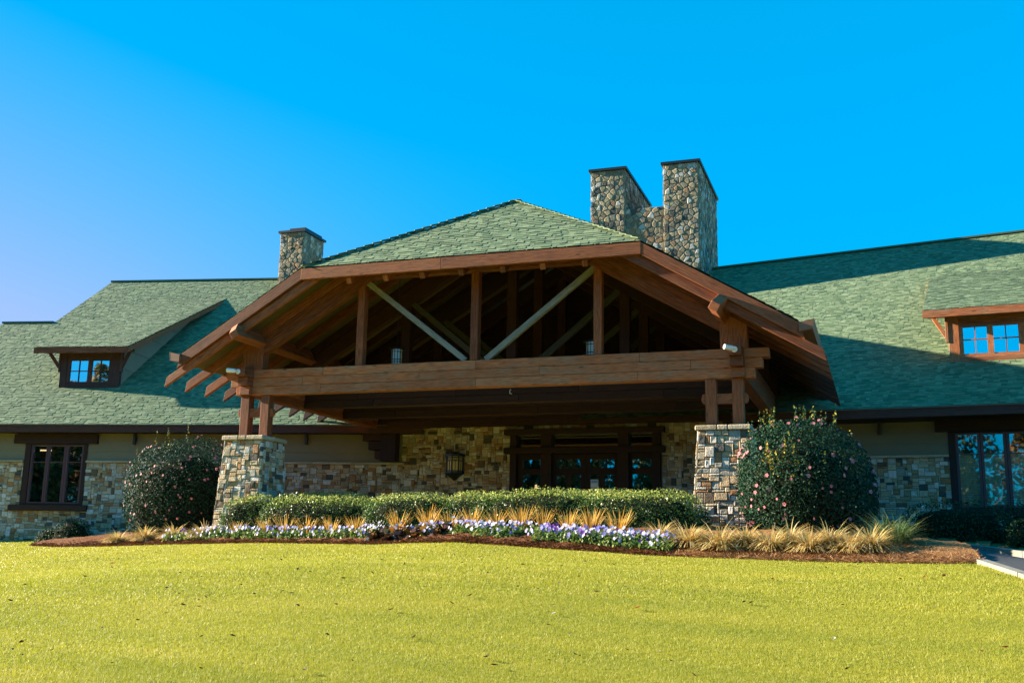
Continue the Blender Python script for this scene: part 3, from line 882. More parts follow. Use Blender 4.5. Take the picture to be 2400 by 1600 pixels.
glazed('sidelight', -1.485, -.745, (-1.33, -.78), (2.29, 2.46), False, house)
d1 = glazed('door', -.415, .56, (-.30, .43), (2.27, 2.47), True, house)
d2 = glazed('door', .566, 1.545, (.70, 1.42), (2.27, 2.47), True, house)
for d, x in ((d1, .50), (d2, .63)):
    m = MB(); m.tube([FE.P(x, -.05, 1.3), FE.P(x, -.05, 1.75)], .014, 8); m.tube([FE.P(x, -.05, 1.33), FE.P(x, .03, 1.33)], .01, 6); m.tube([FE.P(x, -.05, 1.72), FE.P(x, .03, 1.72)], .01, 6); m.build('handle', METAL, d)
glazed('sidelight', 1.865, 2.545, (1.94, 2.49), (2.29, 2.46), False, house)
m = MB(); m.box(FE, -1.49, 2.55, .06, .066, 3.06, 3.44); m.build('transom', DOORGLASS, sur)
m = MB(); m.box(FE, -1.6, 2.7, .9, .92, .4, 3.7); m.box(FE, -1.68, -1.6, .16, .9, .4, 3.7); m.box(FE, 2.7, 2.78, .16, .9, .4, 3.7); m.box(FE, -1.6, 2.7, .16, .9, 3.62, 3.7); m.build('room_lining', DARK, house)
m = MB(); m.tube([FE.P(-1.10, .6, 1.93), FE.P(-1.10, .6, 2.04)], [.045, .03], 8); m.build('table_lamp', GLOW, house)
p = MB(); p.box(FE, .72, .94, .036, .04, 1.86, 2.14); pap = p.build('paper_notice', WHITE, at=FE.P(.83, .04, 2.0)); tag(pap, 'white paper notice taped inside the glass of the right entrance door', 'notice')
q = MB(); q.box(FE, .735, .925, .033, .0355, 2.04, 2.12); q.build('notice_print', m_plain('blue_print', (.25, .42, .70), .6), pap)
q = MB(); q.box(FE, .75, .91, .033, .0355, 1.875, 1.92); q.build('notice_print', m_plain('grey_print', (.25, .28, .25), .6), pap)

# ------------------------------------------------------------------ the entrance canopy
cano = thing('entrance_canopy', 'big timber framed porte cochere on two stone piers with clipped green gable roof', 'canopy', (XC, 22, .5))
YF, YO, SLP = 21.98, 21.11, .60
P = lambda x, y, z: np.array([XC+x, y, z])
RT = lambda x: 6.50-SLP*(abs(x)-4.05)          # roof surface height above offset x from the centre line
EAVE = 7.18; APY, APZ = 24.65, 8.93; YB = 33.0
sfp = math.sqrt(1+SLP*SLP)
m = MB()
# right slope: along = +Y, up-slope = -X ; left slope mirrored
OR = P(EAVE, 0, RT(EAVE)); toR = lambda x, y: (y, (EAVE-x)*sfp)
shingles(m, OR, (0, 1, 0), (-1, 0, SLP), [toR(EAVE, YO-.05), toR(EAVE, YB), toR(0, YB), toR(0, APY), toR(4.05, YO-.05)], .2, 14, thick=.02)
OL = P(-EAVE, 0, RT(EAVE)); toL = lambda x, y: (-y, (EAVE+x)*sfp)
shingles(m, OL, (0, -1, 0), (1, 0, SLP), [toL(-EAVE, YB), toL(-EAVE, YO-.05), toL(-4.05, YO-.05), toL(0, APY), toL(0, YB)], .2, 15, thick=.02)
hp = (APZ-6.50)/(APY-(YO-.05)); sfh = math.sqrt(1+hp*hp); Lh = (APY-YO+.05)*sfh
shingles(m, P(0, YO-.05, 6.50), (1, 0, 0), (0, 1, hp), [(-4.05, 0), (4.05, 0), (0, Lh)], .15, 16, (.10, .23), thick=.018)
croof = m.build('roof', SHINGLE, cano)
m = MB()
for sx in (-1, 1):
    n = 26
    for k in range(n):
        t0, t1 = k/n, (k+1.25)/n
        a = P(sx*4.05*(1-t0), YO-.05+(APY-YO+.05)*t0, 6.52+(APZ-6.5)*t0+.035); b = P(sx*4.05*(1-min(t1, 1)), YO-.05+(APY-YO+.05)*min(t1, 1), 6.52+(APZ-6.5)*min(t1, 1)+.008)
        m.bar(a, b, .17, .016, tone=rng.random())
k = APY
while k < YB: m.bar(P(0, k, APZ+.05), P(0, k+.24, APZ+.02), .26, .018, tone=rng.random()); k += .2
m.build('ridge_cap', SHINGLE, croof)
# roof deck seen from below
m = MB()
for sx in (-1, 1):
    m.face([P(sx*EAVE, YO+.03, RT(EAVE)-.27), P(sx*EAVE, 29.4, RT(EAVE)-.27), P(0, 29.4, APZ-.27), P(0, APY, APZ-.27), P(sx*4.05, YO+.03, 6.23)], .5, [(0, 0), (0, 8), (7, 8), (7, 3), (3, 0)])
m.face([P(-4.05, YO+.03, 6.23), P(4.05, YO+.03, 6.23), P(0, APY, APZ-.27)], .5, [(0, 0), (8, 0), (4, 4)])
m.build('soffit_deck', SOFFIT, cano)
# barge boards on the clipped gable, and the front fascia under the hip
for sx in (-1, 1):
    m = MB()
    a, b = P(sx*4.05, YO-.07, 6.468), P(sx*7.20, YO-.07, RT(7.20)-.03); c = P(sx*7.30, YO-.07, RT(7.30)-.31); d = P(sx*4.05, YO-.07, 6.20)
    m.prism([a, b, c, d], (0, .09, 0)); m.build('barge_board', WOOD, cano, .006)
    m = MB()
    a, b = P(sx*3.6, YO+.025, RT(3.6)-.32), P(sx*7.64, YO+.025, RT(7.64)-.30); c = P(sx*7.69, YO+.025, RT(7.69)-.50); d = P(sx*3.6, YO+.025, RT(3.6)-.55)
    m.prism([a, b, c, d], (0, .09, 0)); m.build('inner_barge_board', WOOD, cano, .006)
m = MB(); m.box(F0, -4.045, -.5, YO-.075, YO+.02, 6.21, 6.47); m.box(F0, -.495, 4.045, YO-.075, YO+.02, 6.21, 6.47); m.build('front_fascia', WOOD, cano, .006)
# rafters with tails, and the short jack rafters below the front fascia
for k in range(1, 10):
    y = YO+.075+.823*k
    for sx in (-1, 1):
        xin = 0 if y > APY else 4.05*(APY-y)/(APY-YO)
        m = MB()
        a, b = P(sx*xin, y-.05, RT(xin)-.275), P(sx*7.65, y-.05, RT(7.65)-.275); c = P(sx*7.70, y-.05, RT(7.70)-.50); d = P(sx*xin, y-.05, RT(xin)-.51)
        m.prism([a, b, c, d], (0, .10, 0)); m.build('rafter', WOOD if k < 4 else WOODSHADE, cano, .005)
for x in (-2.85, -1.91, -1.0, -.05, .93, 1.85, 2.8):
    m = MB(); ye = APY-(APY-YO)*abs(x)/4.05
    m.bar(P(x, YO+.06, 6.135), P(x, ye, 6.135+hp*(ye-YO-.06)), .13, .15); m.build('jack_rafter', WOOD, cano, .005)
# four trusses
TR = [YF, 24.45, 26.6, 28.84]
for ti, y in enumerate(TR):
    W_ = WOOD if ti == 0 else WOODSHADE
    # bottom chord: three stacked courses of butted planks
    m = MB(); ends = (6.22, 6.38, 6.52) if ti == 0 else (5.9, 5.9, 5.9)
    joints = ([-3.9, .05, 3.75], [-4.4, -1.35, 1.55, 4.9], [-3.85, .03, 3.8])
    for ci in range(3):
        z0 = 3.672+.2073*ci; xs = [-ends[ci]]+([j+rng.uniform(-.3, .3)*(ti > 0) for j in joints[ci]])+[ends[ci]]
        for a, b in zip(xs, xs[1:]): m.box(F0, a+.002, b-.002, y, y+.27, z0+.003, z0+.2043)
    tr = m.build('truss', WOODB if ti == 0 else WOODSHADE, cano, .007)
    for x in (-2.9, 0, 2.9):
        m = MB(); zt = 6.38 if y < 22.5 or x else APZ-.6
        m.box(F0, x-.125, x+.06 if ti == 0 else x+.125, y+.02, y+.22, 4.296, RT(x)-.55 if (ti > 0) else 6.38); m.build('king_post' if x == 0 else 'queen_post', W_, tr, .007)
    for sx in (-1, 1):
        m = MB()
        if ti == 0: m.bar(P(sx*2.80, y+.115, 6.30), P(sx*.24, y+.115, 4.31), .11, .13)
        else: m.bar(P(sx*2.80, y+.115, 6.40), P(sx*.24, y+.115, 4.31), .10, .15)
        m.build('diagonal_brace', BRACE if ti == 0 else SHADEBRACE, tr, .005)
        m = MB(); xi = 2.6 if ti == 0 else 0
        a, b = P(sx*xi, y+.01, RT(xi)-.515 if ti else 6.66), P(sx*5.65, y+.01, RT(5.65)-.515); c, d = P(sx*5.65, y+.01, 4.62), P(sx*xi, y+.01, 4.62+(5.65-xi)*.592)
        if ti == 0: m.prism([P(sx*3.2, y+.01, 6.50), b, c, P(sx*2.55, y+.01, 6.42)], (0, .2, 0))
        else: m.prism([a, b, c, d], (0, .2, 0))
        m.build('top_chord', W_, tr, .007)
        m = MB(); m.box(F0, min(sx*5.52, sx*6.09), max(sx*5.52, sx*6.09), y-.005, y+.26, 4.295, 5.06 if ti == 0 else RT(6.05)-.28); m.build('corner_post', W_, tr, .008)
    if ti == 0:
        m = MB(); m.box(F0, -3.5, 3.5, y+.012, y+.2, 6.38, 6.62); m.build('collar_beam', W_, tr, .007)
# side plates of three courses whose ends step out past the front truss
for sx in (-1, 1):
    m = MB()
    for ci, yy in enumerate((21.84, 21.70, 21.56)):
        z0 = 3.668+.2073*ci; xc_ = sx*(5.895-.012*ci)
        m.box(F0, xc_-.135, xc_+.135, yy, YF-.002, z0+.003, z0+.2043); m.box(F0, xc_-.135, xc_+.135, YF+.272, 29.4, z0+.003, z0+.2043)
    m.build('side_plate', WOOD, cano, .008)
    # purlin: tilted with the roof, pointed end past the barge board
    ax = np.array([sx*1., 0, -SLP])/sfp; up = np.array([sx*SLP, 0, 1.])/sfp
    m = MB(); c0 = P(sx*5.64, 0, 5.03)
    pr = [c0+ax*a+up*b for a, b in ((-.10, -.19), (.10, -.19), (.10, .19), (-.10, .19))]
    F_ = [20.80, 20.80, 21.02, 21.02]
    A = [p+np.array([0, q, 0]) for p, q in zip(pr, F_)]; mid = [(pr[0]+pr[3])/2+np.array([0, 20.74, 0]), (pr[1]+pr[2])/2+np.array([0, 20.74, 0])]; B = [p+np.array([0, 29.3, 0]) for p in pr]
    mid = [pr[0]*.55+pr[3]*.45+np.array([0, 20.78, 0]), pr[1]*.55+pr[2]*.45+np.array([0, 20.78, 0])]; t_ = .8
    fl = lambda q: q if sx > 0 else q[::-1]
    for q in ([A[0], A[1], mid[1], mid[0]], [mid[0], mid[1], A[2], A[3]], [A[1], B[1], B[2], A[2], mid[1]], [A[3], B[3], B[0], A[0], mid[0]], [A[2], B[2], B[3], A[3]], [A[0], B[0], B[1], A[1]], [B[0], B[3], B[2], B[1]]):
        m.face(fl(q), t_, [(0, 0), (.3, 0), (.3, .3), (0, .3), (0, .15)][:len(q)])
    m.build('purlin', WOOD, cano, .006)
    # gutter trough along the eave
    m = MB(); x0, x1 = 7.20, 7.46; zt = RT(EAVE)-.02
    for q in ([(x0, zt-.20), (x0+.015, zt-.20), (x0+.015, zt-.02), (x0, zt-.02)], [(x1-.015, zt-.16), (x1, zt-.16), (x1+.03, zt+.03), (x1+.015, zt+.03)], [(x0, zt-.22), (x1, zt-.18), (x1, zt-.16), (x0, zt-.20)]):
        m.prism([P(sx*a, YO-.14, b) for a, b in q], (0, 28.3-YO, 0))
    m.prism([P(sx*(x0+.016), YO-.139, zt-.2), P(sx*(x1-.016), YO-.139, zt-.165), P(sx*(x1+.01), YO-.139, zt+.02), P(sx*(x0+.016), YO-.139, zt-.04)], (0, .02, 0))
    m.build('gutter', m_plain('copper_gutter', (.20, .095, .05), .5, .4), cano)
    # paired posts with a pegged tie
    for x in ((5.305, 5.86) if sx > 0 else (-5.96, -5.405)):
        m = MB(); m.box(F0, x-.115, x+.115, 22.0, 22.23, 2.645, 3.67); m.build('post', WOOD, cano, .009)
    m = MB(); xm = 5.585 if sx > 0 else -5.685
    pts = []
    for sgn in (1, -1):
        for a in np.linspace(-math.pi/2, math.pi/2, 7): pts.append((xm+sgn*(.43+.055*math.cos(a)), 3.255+sgn*.105*math.sin(a)))
    m.prism([P(x, 22.05, z) for x, z in pts], (0, .12, 0)); m.build('tie_beam', WOOD, cano, .004)
    # battered stone pier with cap stones
    pc = sx*5.61; hw = lambda z: .485+(2.53-z)*.052
    st, bk = MB(), MB()
    for sd, (ux, uy, ox, oy) in enumerate(((1, 0, 0, -1), (0, 1, 1, 0), (-1, 0, 0, 1), (0, -1, -1, 0))):
        mp = lambda s, z, o, ux=ux, uy=uy, ox=ox, oy=oy: np.array([XC+pc+ux*s*hw(z)/.56+ox*(hw(z)+o), 22.0+uy*s*hw(z)/.56+oy*(hw(z)+o), z])
        ashlar(st, bk, mp, -.56-.03*(sd % 2), .56+.03*(sd % 2), .25, 2.53, (), 71+sd+(sx+1)*5, .054, 5, 4, (.02, .05))
    pier = bk.build('stone_pier', MORTAR, cano); st.build('stonework', ASHLAR, pier)
    c = MB()
    for a, b in ((-.56, -.12), (-.115, .1), (.105, .56)):
        for c_, d_ in ((-.56, -.02), (-.015, .56)): c.box(F0, pc+a, pc+b, 22+c_, 22+d_, 2.53+rng.uniform(0, .006), 2.642+rng.uniform(-.006, .0))
    c.build('cap_stone', CAPST, pier, .02)
# rear wall posts with corbelled ends at the left of the entrance
for sx in (-1, 1):
    m = MB(); x = sx*5.45-.02; m.box(F0, x-.25, x+.25, 29.0, 29.3, 2.70, 3.665); m.build('wall_post', TRIM, cano, .008)
    m = MB()
    for q, z in ((.62, 3.46), (.42, 3.18), (.20, 2.9)): m.box(F0, x-.25-q if sx < 0 else x+.252, x-.252 if sx < 0 else x+.25+q, 29.02, 29.28, z-.14, z+.12)
    m.build('corbel', WOODSHADE, cano, .008)

# ------------------------------------------------------------------ lights and fittings (things of their own)
def hanging_lantern(x, y, zt, chain_top, label):
    o = P(x, y, zt-.45); t = thing('hanging_lantern', label, 'lantern', tuple(o), 'lanterns hanging under the canopy roof')
    m = MB(); z = zt+.09; k = 0
    while z < chain_top:
        ring = [P(x+(.018*math.cos(a) if k % 2 else 0), y+(0 if k % 2 else .018*math.cos(a)), z+.035+.035*math.sin(a)) for a in np.linspace(0, 2*math.pi, 9)]
        m.tube(ring, .005, 4, cap=False); z += .058; k += 1
    m.build('chain', METAL, t)
    m = MB(); m.tube([P(x, y, zt), P(x, y, zt+.025), P(x, y, zt+.06), P(x, y, zt+.10)], [.20, .19, .06, .015], 20); m.build('cap', METAL, t)
    m = MB(); R_ = .145
    for a in np.linspace(0, 2*math.pi, 13)[:-1]: m.tube([P(x+R_*math.cos(a), y+R_*math.sin(a), zt-.44), P(x+R_*math.cos(a), y+R_*math.sin(a), zt)], .008, 5)
    for z in (zt-.44, zt-.38, zt-.32, zt-.26, zt-.07): m.tube([P(x+R_*math.cos(a), y+R_*math.sin(a), z) for a in np.linspace(0, 2*math.pi, 25)], .009, 5, cap=False)
    m.build('cage', METAL, t)
    n = NT('art_glass'); g = n.new('BsdfPrincipled'); g.inputs['Base Color'].default_value = (.55, .47, .30, 1); g.inputs['Roughness'].default_value = .12; g.inputs['Specular IOR Level'].default_value = 1
    n.t.links.new(g.outputs[0], n.out.inputs[0])
    m = MB(); m.tube([P(x, y, zt-.44), P(x, y, zt-.01)], .138, 20); m.build('glass_shade', n.m, t, smooth=False)


hanging_lantern(-2.51, 23.2, 4.88, 7.1, 'cylindrical caged lantern on a long chain beside the left queen post')
hanging_lantern(2.43, 23.2, 4.83, 7.1, 'caged lantern half hidden behind the right queen post of the front truss')

for sx, lab in ((-1, 'white bullet floodlight on the stacked beam end above the left stone pier'), (1, 'white bullet floodlight on the stacked beam end above the right stone pier')):
    x = sx*5.87-(.0 if sx > 0 else .05); o = P(x, 21.56, 4.19)
    t = thing('floodlight', lab, 'floodlight', tuple(o), 'floodlights on the canopy beam ends')
    dr = nrm(np.array([-1, -.75, .12])) if sx > 0 else nrm(np.array([-1, -.35, .06])); c = o+np.array([0, -.10, 0])
    m = MB(); m.tube([c+dr*.0, c+dr*.03, c+dr*.21, c+dr*.22], [.03, .052, .055, .05], 14); m.build('lamp_housing', WHITE, t, smooth=False)
    m = MB(); m.tube([o, o+[0, -.02, 0]], .062, 14); m.tube([o, c], .02, 8); m.build('mount', WHITE, t)
    m = MB(); m.tube([c+dr*.2205, c+dr*.224], .043, 14); m.build('lens', m_plain('floodlight_lens', (.7, .75, .78), .1, .8), t)


def downlight(F, s, z0, z1, lab):
    o = F.P(s, -.1, z0); t = thing('downlight', lab, 'wall light', tuple(o), 'black cylinder downlights on the siding')
    m = MB(); m.tube([F.P(s, -.11, z0), F.P(s, -.11, z1)], .055, 14); m.build('cylinder_housing', METAL, t)
    m = MB(); m.box(F, s-.045, s+.045, -.06, -.02, z0+.12, z0+.24); m.build('bracket', METAL, t)


downlight(FL, -8.75, 3.17, 3.52, 'black cylinder downlight on the siding between left window and left camellia')
downlight(FL, -3.13, 3.20, 3.54, 'black cylinder downlight on the siding just right of the left stone pier')
downlight(FR, -.57, 3.21, 3.55, 'black cylinder downlight on the siding right of the right camellia')

t = thing('wall_lantern', 'black octagonal wall lantern with amber glass on the entrance stonework', 'lantern', tuple(FE.P(-3.44, -.1, 2.2)))
cx_, cy_ = XC-3.44, 29.5-.09
octo = lambda r, z, h=1: [np.array([cx_+r*math.cos(a), cy_-.02-abs(r*math.sin(a)) if False else cy_-r*math.sin(a)*.85, z]) for a in np.linspace(0, math.pi, 5)]


def half_prism(m, r0, z0, r1, z1, tone=.5):
    A, B = octo(r0, z0), octo(r1, z1)
    for k in range(4): m.face([A[k], A[k+1], B[k+1], B[k]], tone)
    m.face(B, tone); m.face(A[::-1], tone); m.face([A[0], B[0], B[-1], A[-1]], tone)


m = MB(); half_prism(m, .33, 2.83, .33, 2.90); half_prism(m, .30, 2.90, .1, 2.97); m.build('cap', METAL, t)
m = MB(); half_prism(m, .31, 2.33, .31, 2.37); half_prism(m, .02, 2.12, .31, 2.33); m.build('base', METAL, t)
m = MB()
for p, q in zip(octo(.265, 2.37), octo(.265, 2.83)): m.tube([p, q], .022, 6)
for z in (2.40, 2.70, 2.80): m.tube(octo(.268, z), .012, 5)
for k in range(4):
    a, b = octo(.27, 2.38), octo(.27, 2.7); m.tube([(a[k]+a[k+1])/2, (b[k]+b[k+1])/2], .010, 5)
    c = (octo(.27, 2.75)[k]+octo(.27, 2.75)[k+1])/2; d = nrm(octo(.27, 2.75)[k+1]-octo(.27, 2.75)[k]); m.tube([c+d*.045*math.cos(a_)+np.array([0, 0, .035*math.sin(a_)]) for a_ in np.linspace(0, 2*math.pi, 11)], .006, 4, cap=False)
m.build('cage', METAL, t)
n_ = NT('amber_glass'); g_ = n_.pbr((.62, .47, .20), .35, .4); m = MB(); half_prism(m, .25, 2.37, .25, 2.83); m.build('glass_panel', g_, t)
m = MB(); m.box(FE, -3.72, -3.16, -.085, -.06, 2.38, 2.80); m.build('back_plate', METAL, t)

# small white hook screwed to the second truss
m = MB(); hx, hz_ = XC+.04, 3.93
m.tube([np.array([hx, 24.44, hz_+.05]), np.array([hx, 24.36, hz_+.05]), np.array([hx, 24.34, hz_]), np.array([hx, 24.36, hz_-.05]), np.array([hx+.03, 24.40, hz_-.05])], .011, 6)
tag(m.build('hook', WHITE, at=(hx, 24.44, hz_)), 'small white hook screwed to the beam behind the front truss', 'hook')

# ------------------------------------------------------------------ planting
NR = np.random.RandomState(5)


def leaves(C, Nn, size, RS, asp=.55, flop=.7):
    """Kite-shaped leaves at points C facing roughly along Nn."""
    n = len(C); nn = Nn+RS.normal(0, flop, (n, 3)); nn /= np.linalg.norm(nn, axis=1)[:, None]
    t = np.cross(nn, RS.normal(0, 1, (n, 3))); t /= np.linalg.norm(t, axis=1)[:, None]; b = np.cross(nn, t)
    L = (size*RS.uniform(.6, 1.25, n))[:, None]; W = L*asp
    V = np.empty((n, 4, 3)); V[:, 0] = C-t*L*.5; V[:, 1] = C+b*W*.5-nn*L*.06; V[:, 2] = C+t*L*.5-nn*L*.12; V[:, 3] = C-b*W*.5-nn*L*.06
    return V.reshape(-1, 3)


def lump(D, RS, amp, freq=3.):
    out = np.zeros(len(D))
    for _ in range(5):
        k = RS.normal(0, freq, 3); out += np.sin(D@k+RS.uniform(0, 6.28))
    return 1+amp*out/2.2


def shrub(name, label, cat, c, rad, n, size, mat, seed, group=None, shape='dome', lumps=.06, shoots=0, flowers=0, depth=.16, sunlit_top=.0):
    RS = np.random.RandomState(seed); t = thing(name, label, cat, tuple(c), group)
    D = RS.normal(0, 1, (n, 3)); D /= np.linalg.norm(D, axis=1)[:, None]; D[:, 2] = np.where(RS.rand(n) < .5, 1, -1)*np.abs(D[:, 2])*.95 if shape == 'egg' else np.abs(D[:, 2])*np.where(RS.rand(n) < .86, 1, -.25)
    D[:, 2] *= {'dome': .85, 'box': .62, 'egg': .9}[shape]; D /= np.linalg.norm(D, axis=1)[:, None]
    L = lump(D, np.random.RandomState(seed+1), lumps)
    def skin(D, L):
        p = D*np.array(rad)
        if shape == 'box':      # clipped hedge: squared-off dome
            q = np.abs(D)**4.; s = (q.sum(1))**(-1/4.); p = D*s[:, None]*np.array(rad)
        if shape == 'egg':      # full rounded globe, widest a little below the middle
            q = np.abs(D)**2.5; s = (q.sum(1))**(-1/2.5); p = D*s[:, None]*np.array([rad[0], rad[1], rad[2]*.56])*L[:, None]
            p[:, 2] = np.maximum(p[:, 2]+rad[2]*.44, .02); return p
        return p*L[:, None]
    p = skin(D, L); r = 1-np.abs(RS.normal(0, depth, n)); p = p*np.clip(r, .3, 1.0)[:, None]+RS.normal(0, .012, (n, 3))
    V = leaves(p, D*1.0+np.array([0, 0, .35]), size, RS)
    tone = np.clip(RS.beta(2, 2.4, n)*.85+sunlit_top*np.clip((p[:, 2]/rad[2]-.62)*3, 0, 1)*RS.rand(n), 0, .93 if shape != 'box' else 1)  # tops lightened by height: sunlight and glints put into the leaf tone
    if shoots:
        CV, CN, CT = [], [], []
        for ks in range(shoots+(16 if shoots > 20 else 0)):
            d = RS.normal(0, 1, 3); d[2] = abs(d[2])*1.3+.8; d /= np.linalg.norm(d)
            if ks >= shoots: d = nrm(np.array([RS.normal(-.12, .3), -.85, RS.normal(.25, .16)]))  # yellowed shoots on the front: a sunlit patch put into the leaf colour
            b = skin(d[None], np.ones(1))[0]*.97; h = RS.uniform(.12, .42); lean = RS.normal(0, .10, 2)
            m_ = int(h*70)
            q = RS.rand(m_); CV.append(b+np.c_[lean[0]*q*h, lean[1]*q*h, q*h]+RS.normal(0, .02, (m_, 3))*(1.2-q)[:, None]); CN.append(RS.normal(0, 1, (m_, 3))); CT.append(np.clip(RS.uniform(.5, 1.0, m_)+q*.1+(.35 if ks >= shoots else 0), 0, 1))
        C2 = np.concatenate(CV); V = np.concatenate([V, leaves(C2, np.concatenate(CN), size*.9, RS)]); tone = np.r_[tone, np.concatenate(CT)]
    npmesh('foliage', V, 4, tone, mat, t)
    # dark twiggy core
    m = MB(); nu, nv = 18, 9
    def cp(i, j):
        a, e = 2*math.pi*i/nu, (-1.2 if shape == 'egg' else -.25)+(math.pi/2+(1.2 if shape == 'egg' else .25))*j/nv; d = np.array([[math.cos(a)*math.cos(e), math.sin(a)*math.cos(e), math.sin(e)]])
        return skin(d, lump(d, np.random.RandomState(seed+1), lumps))[0]*(.84-depth*.6)+np.array(c)
    for i in range(nu):
        for j in range(nv): m.face([cp(i, j), cp(i+1, j), cp(i+1, j+1), cp(i, j+1)])
    m.build('branches', TWIG, t, smooth=True)
    if flowers:
        base = None
        for k in range(flowers):
            while True:
                d = RS.normal(0, 1, 3); d[2] *= .8; d /= np.linalg.norm(d)
                if d[1] < .25 and d[2] > -.65: break
            q = skin(d[None], lump(d[None], np.random.RandomState(seed+1), lumps))[0]*1.0
            if base is None: base = blossom('flower', PINK, .033)
            o = bpy.data.objects.new('flower', base); COL.objects.link(o); o.parent = t; o.location = tuple(q)
            nd = nrm(d+RS.normal(0, .35, 3)+np.array([0, -.5, .15])); o.rotation_euler = Vector(nd).to_track_quat('Z', 'Y').to_euler(); o.scale = [RS.uniform(.7, 1.25)]*3
    return t


def blossom(name, mat, r, petals=5):
    V = []; tone = []
    for k in range(petals):
        a = 2*math.pi*k/petals; ca, sa = math.cos(a), math.sin(a); R2 = lambda x, y, z: (x*ca-y*sa, x*sa+y*ca, z)
        V += [R2(0, 0, 0), R2(r*.6, -r*.52, r*.22), R2(r*1.02, 0, r*.15), R2(r*.6, r*.52, r*.22)]; tone.append((k*.37) % 1)
    V += [(-r*.15, -r*.15, r*.18), (r*.15, -r*.15, r*.18), (r*.15, r*.15, r*.18), (-r*.15, r*.15, r*.18)]; tone.append(0)
    o = npmesh(name, V, 4, tone, mat); me = o.data; bpy.data.objects.remove(o); return me


cz = gz(XC-8.95, 23.9)
shrub('camellia_bush', 'rounded dark camellia with pink flowers at the left of the left stone pier', 'bush', (XC-9.0, 23.9, cz-.05), (1.46, 1.3, 2.52), 26000, .056, CAMELLIA, 101, None, 'egg', .05, 8, 95, .09)
cz = gz(XC+7.25, 20.4)
shrub('camellia_bush', 'tall domed camellia with upright shoots and pink flowers right of the right stone pier', 'bush', (XC+7.24, 20.4, cz-.06), (1.22, 1.1, 2.2), 30000, .054, CAMELLIA, 103, None, 'egg', .04, 40, 100, .09)
HG = 'clipped boxwood hedge along the back of the flower bed'
for lab, x, y, rx, ry, top, seed in (
        ('leftmost clipped boxwood mound of the hedge, at the foot of the left pier', -5.05, 21.25, .72, .5, 1.24, 201),
        ('long clipped boxwood mound of the hedge right of the leftmost mound', -3.15, 20.95, 1.50, .6, 1.21, 202),
        ('clipped boxwood mound of the hedge behind the bronze leaved plants', -.75, 20.6, 1.08, .6, 1.215, 203),
        ('smaller clipped boxwood mound below the left edge of the entrance', .76, 20.5, .74, .6, 1.225, 204),
        ('largest clipped boxwood mound in front of the entrance doors', 2.2, 20.25, 1.45, .7, 1.28, 205),
        ('clipped boxwood mound of the hedge against the right stone pier', 4.15, 20.1, 1.28, .7, 1.25, 206),
        ('dark shaded hedge mound behind the left clipped mounds', -3.7, 21.9, 1.5, .45, 1.30, 207),
        ('dark shaded hedge mound behind the clipped mounds in front of the doors', 3.3, 21.4, 1.4, .45, 1.36, 208)):
    g = gz(XC+x, y)-.06
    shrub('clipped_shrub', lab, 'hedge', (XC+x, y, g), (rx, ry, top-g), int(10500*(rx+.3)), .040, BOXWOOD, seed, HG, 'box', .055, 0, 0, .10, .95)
g = gz(XC-14.4, 26.2)
shrub('low_shrub', 'low dark green shrub below the left window', 'bush', (XC-14.5, 26.2, g-.05), (.75, .55, .72), 3500, .05, DARKSHRUB, 301, None, 'dome', .06)
shrub('low_shrub', 'smallest low dark shrub at the left foot of the shrub below the left window', 'bush', (XC-15.2, 26.1, g-.06), (.45, .4, .42), 1500, .05, DARKSHRUB, 302, None, 'dome', .06)
for lab, x, y, rx, ry, top, seed in (('dark green hedge at the left end of the row below the right window', 9.95, 22.9, 1.05, .7, 1.18, 303), ('dark hedge at the right edge below the right window', 11.6, 22.8, 1.05, .7, 1.15, 304), ('small dark hedge low in front of the right window hedge', 11.4, 21.75, .7, .5, .85, 305)):
    g = gz(XC+x, y)-.06
    shrub('low_hedge', lab, 'hedge', (XC+x, y, g), (rx, ry, top-g), 5000, .05, DARKSHRUB, seed, 'dark hedge below the right window', 'box', .04, 0, 0, .1)


# ornamental grass tufts
def tuft_mesh(seed, n, h, th0, bend, mat, wd):
    """Arching blades: each leaves the crown at an angle and bends over along its length."""
    RS = np.random.RandomState(seed); V = []; T = []
    for _ in range(n):
        a = RS.uniform(0, 2*math.pi); d = np.array([math.cos(a), math.sin(a)]); s = np.array([-d[1], d[0]]); b = d*RS.uniform(0, .09); L = h*RS.uniform(.55, 1.12); w = wd*RS.uniform(.7, 1.3)
        th = th0*math.sqrt(RS.rand()); bd = bend*RS.uniform(.5, 1.2); prev = None; tn = RS.rand(); r, z = 0., 0.
        for k in range(6):
            t = k/5; ww = w*(1-t**2*.85); c = b+d*r
            p = (np.r_[c-s*ww, z], np.r_[c+s*ww, z])
            if prev is not None: V += [prev[0], prev[1], p[1], p[0]]; T.append(tn)
            prev = p; ang = th+bd*t; r += L/5*math.sin(ang); z = max(.0, z+L/5*math.cos(ang))
    o = npmesh('grass_tuft', np.array(V), 4, T, mat); me = o.data; bpy.data.objects.remove(o); return me


T_THIN = [tuft_mesh(400+k, 85, .45, .58, .40, GOLD, .008) for k in range(3)]
T_WIDE = [tuft_mesh(410+k, 620, .45, 1.12, 1.6, TUFT, .009) for k in range(3)]
T_GREEN = [tuft_mesh(420+k, 420, .72, 1.05, 1.5, TUFTG, .009) for k in range(2)]


def place(me, name, px, y, label, cat, group, sc=1., zoff=.03, seed=0):
    q = at_y(px, 1210, y); x = q[0]; o = bpy.data.objects.new(name, me); COL.objects.link(o)
    o.location = (x, y, gz(x, y)+zoff); o.rotation_euler = (0, 0, seed*2.4); o.scale = (sc, sc, sc*(.92+.16*((seed*7) % 5)/4))
    tag(o, label, cat, group); return o


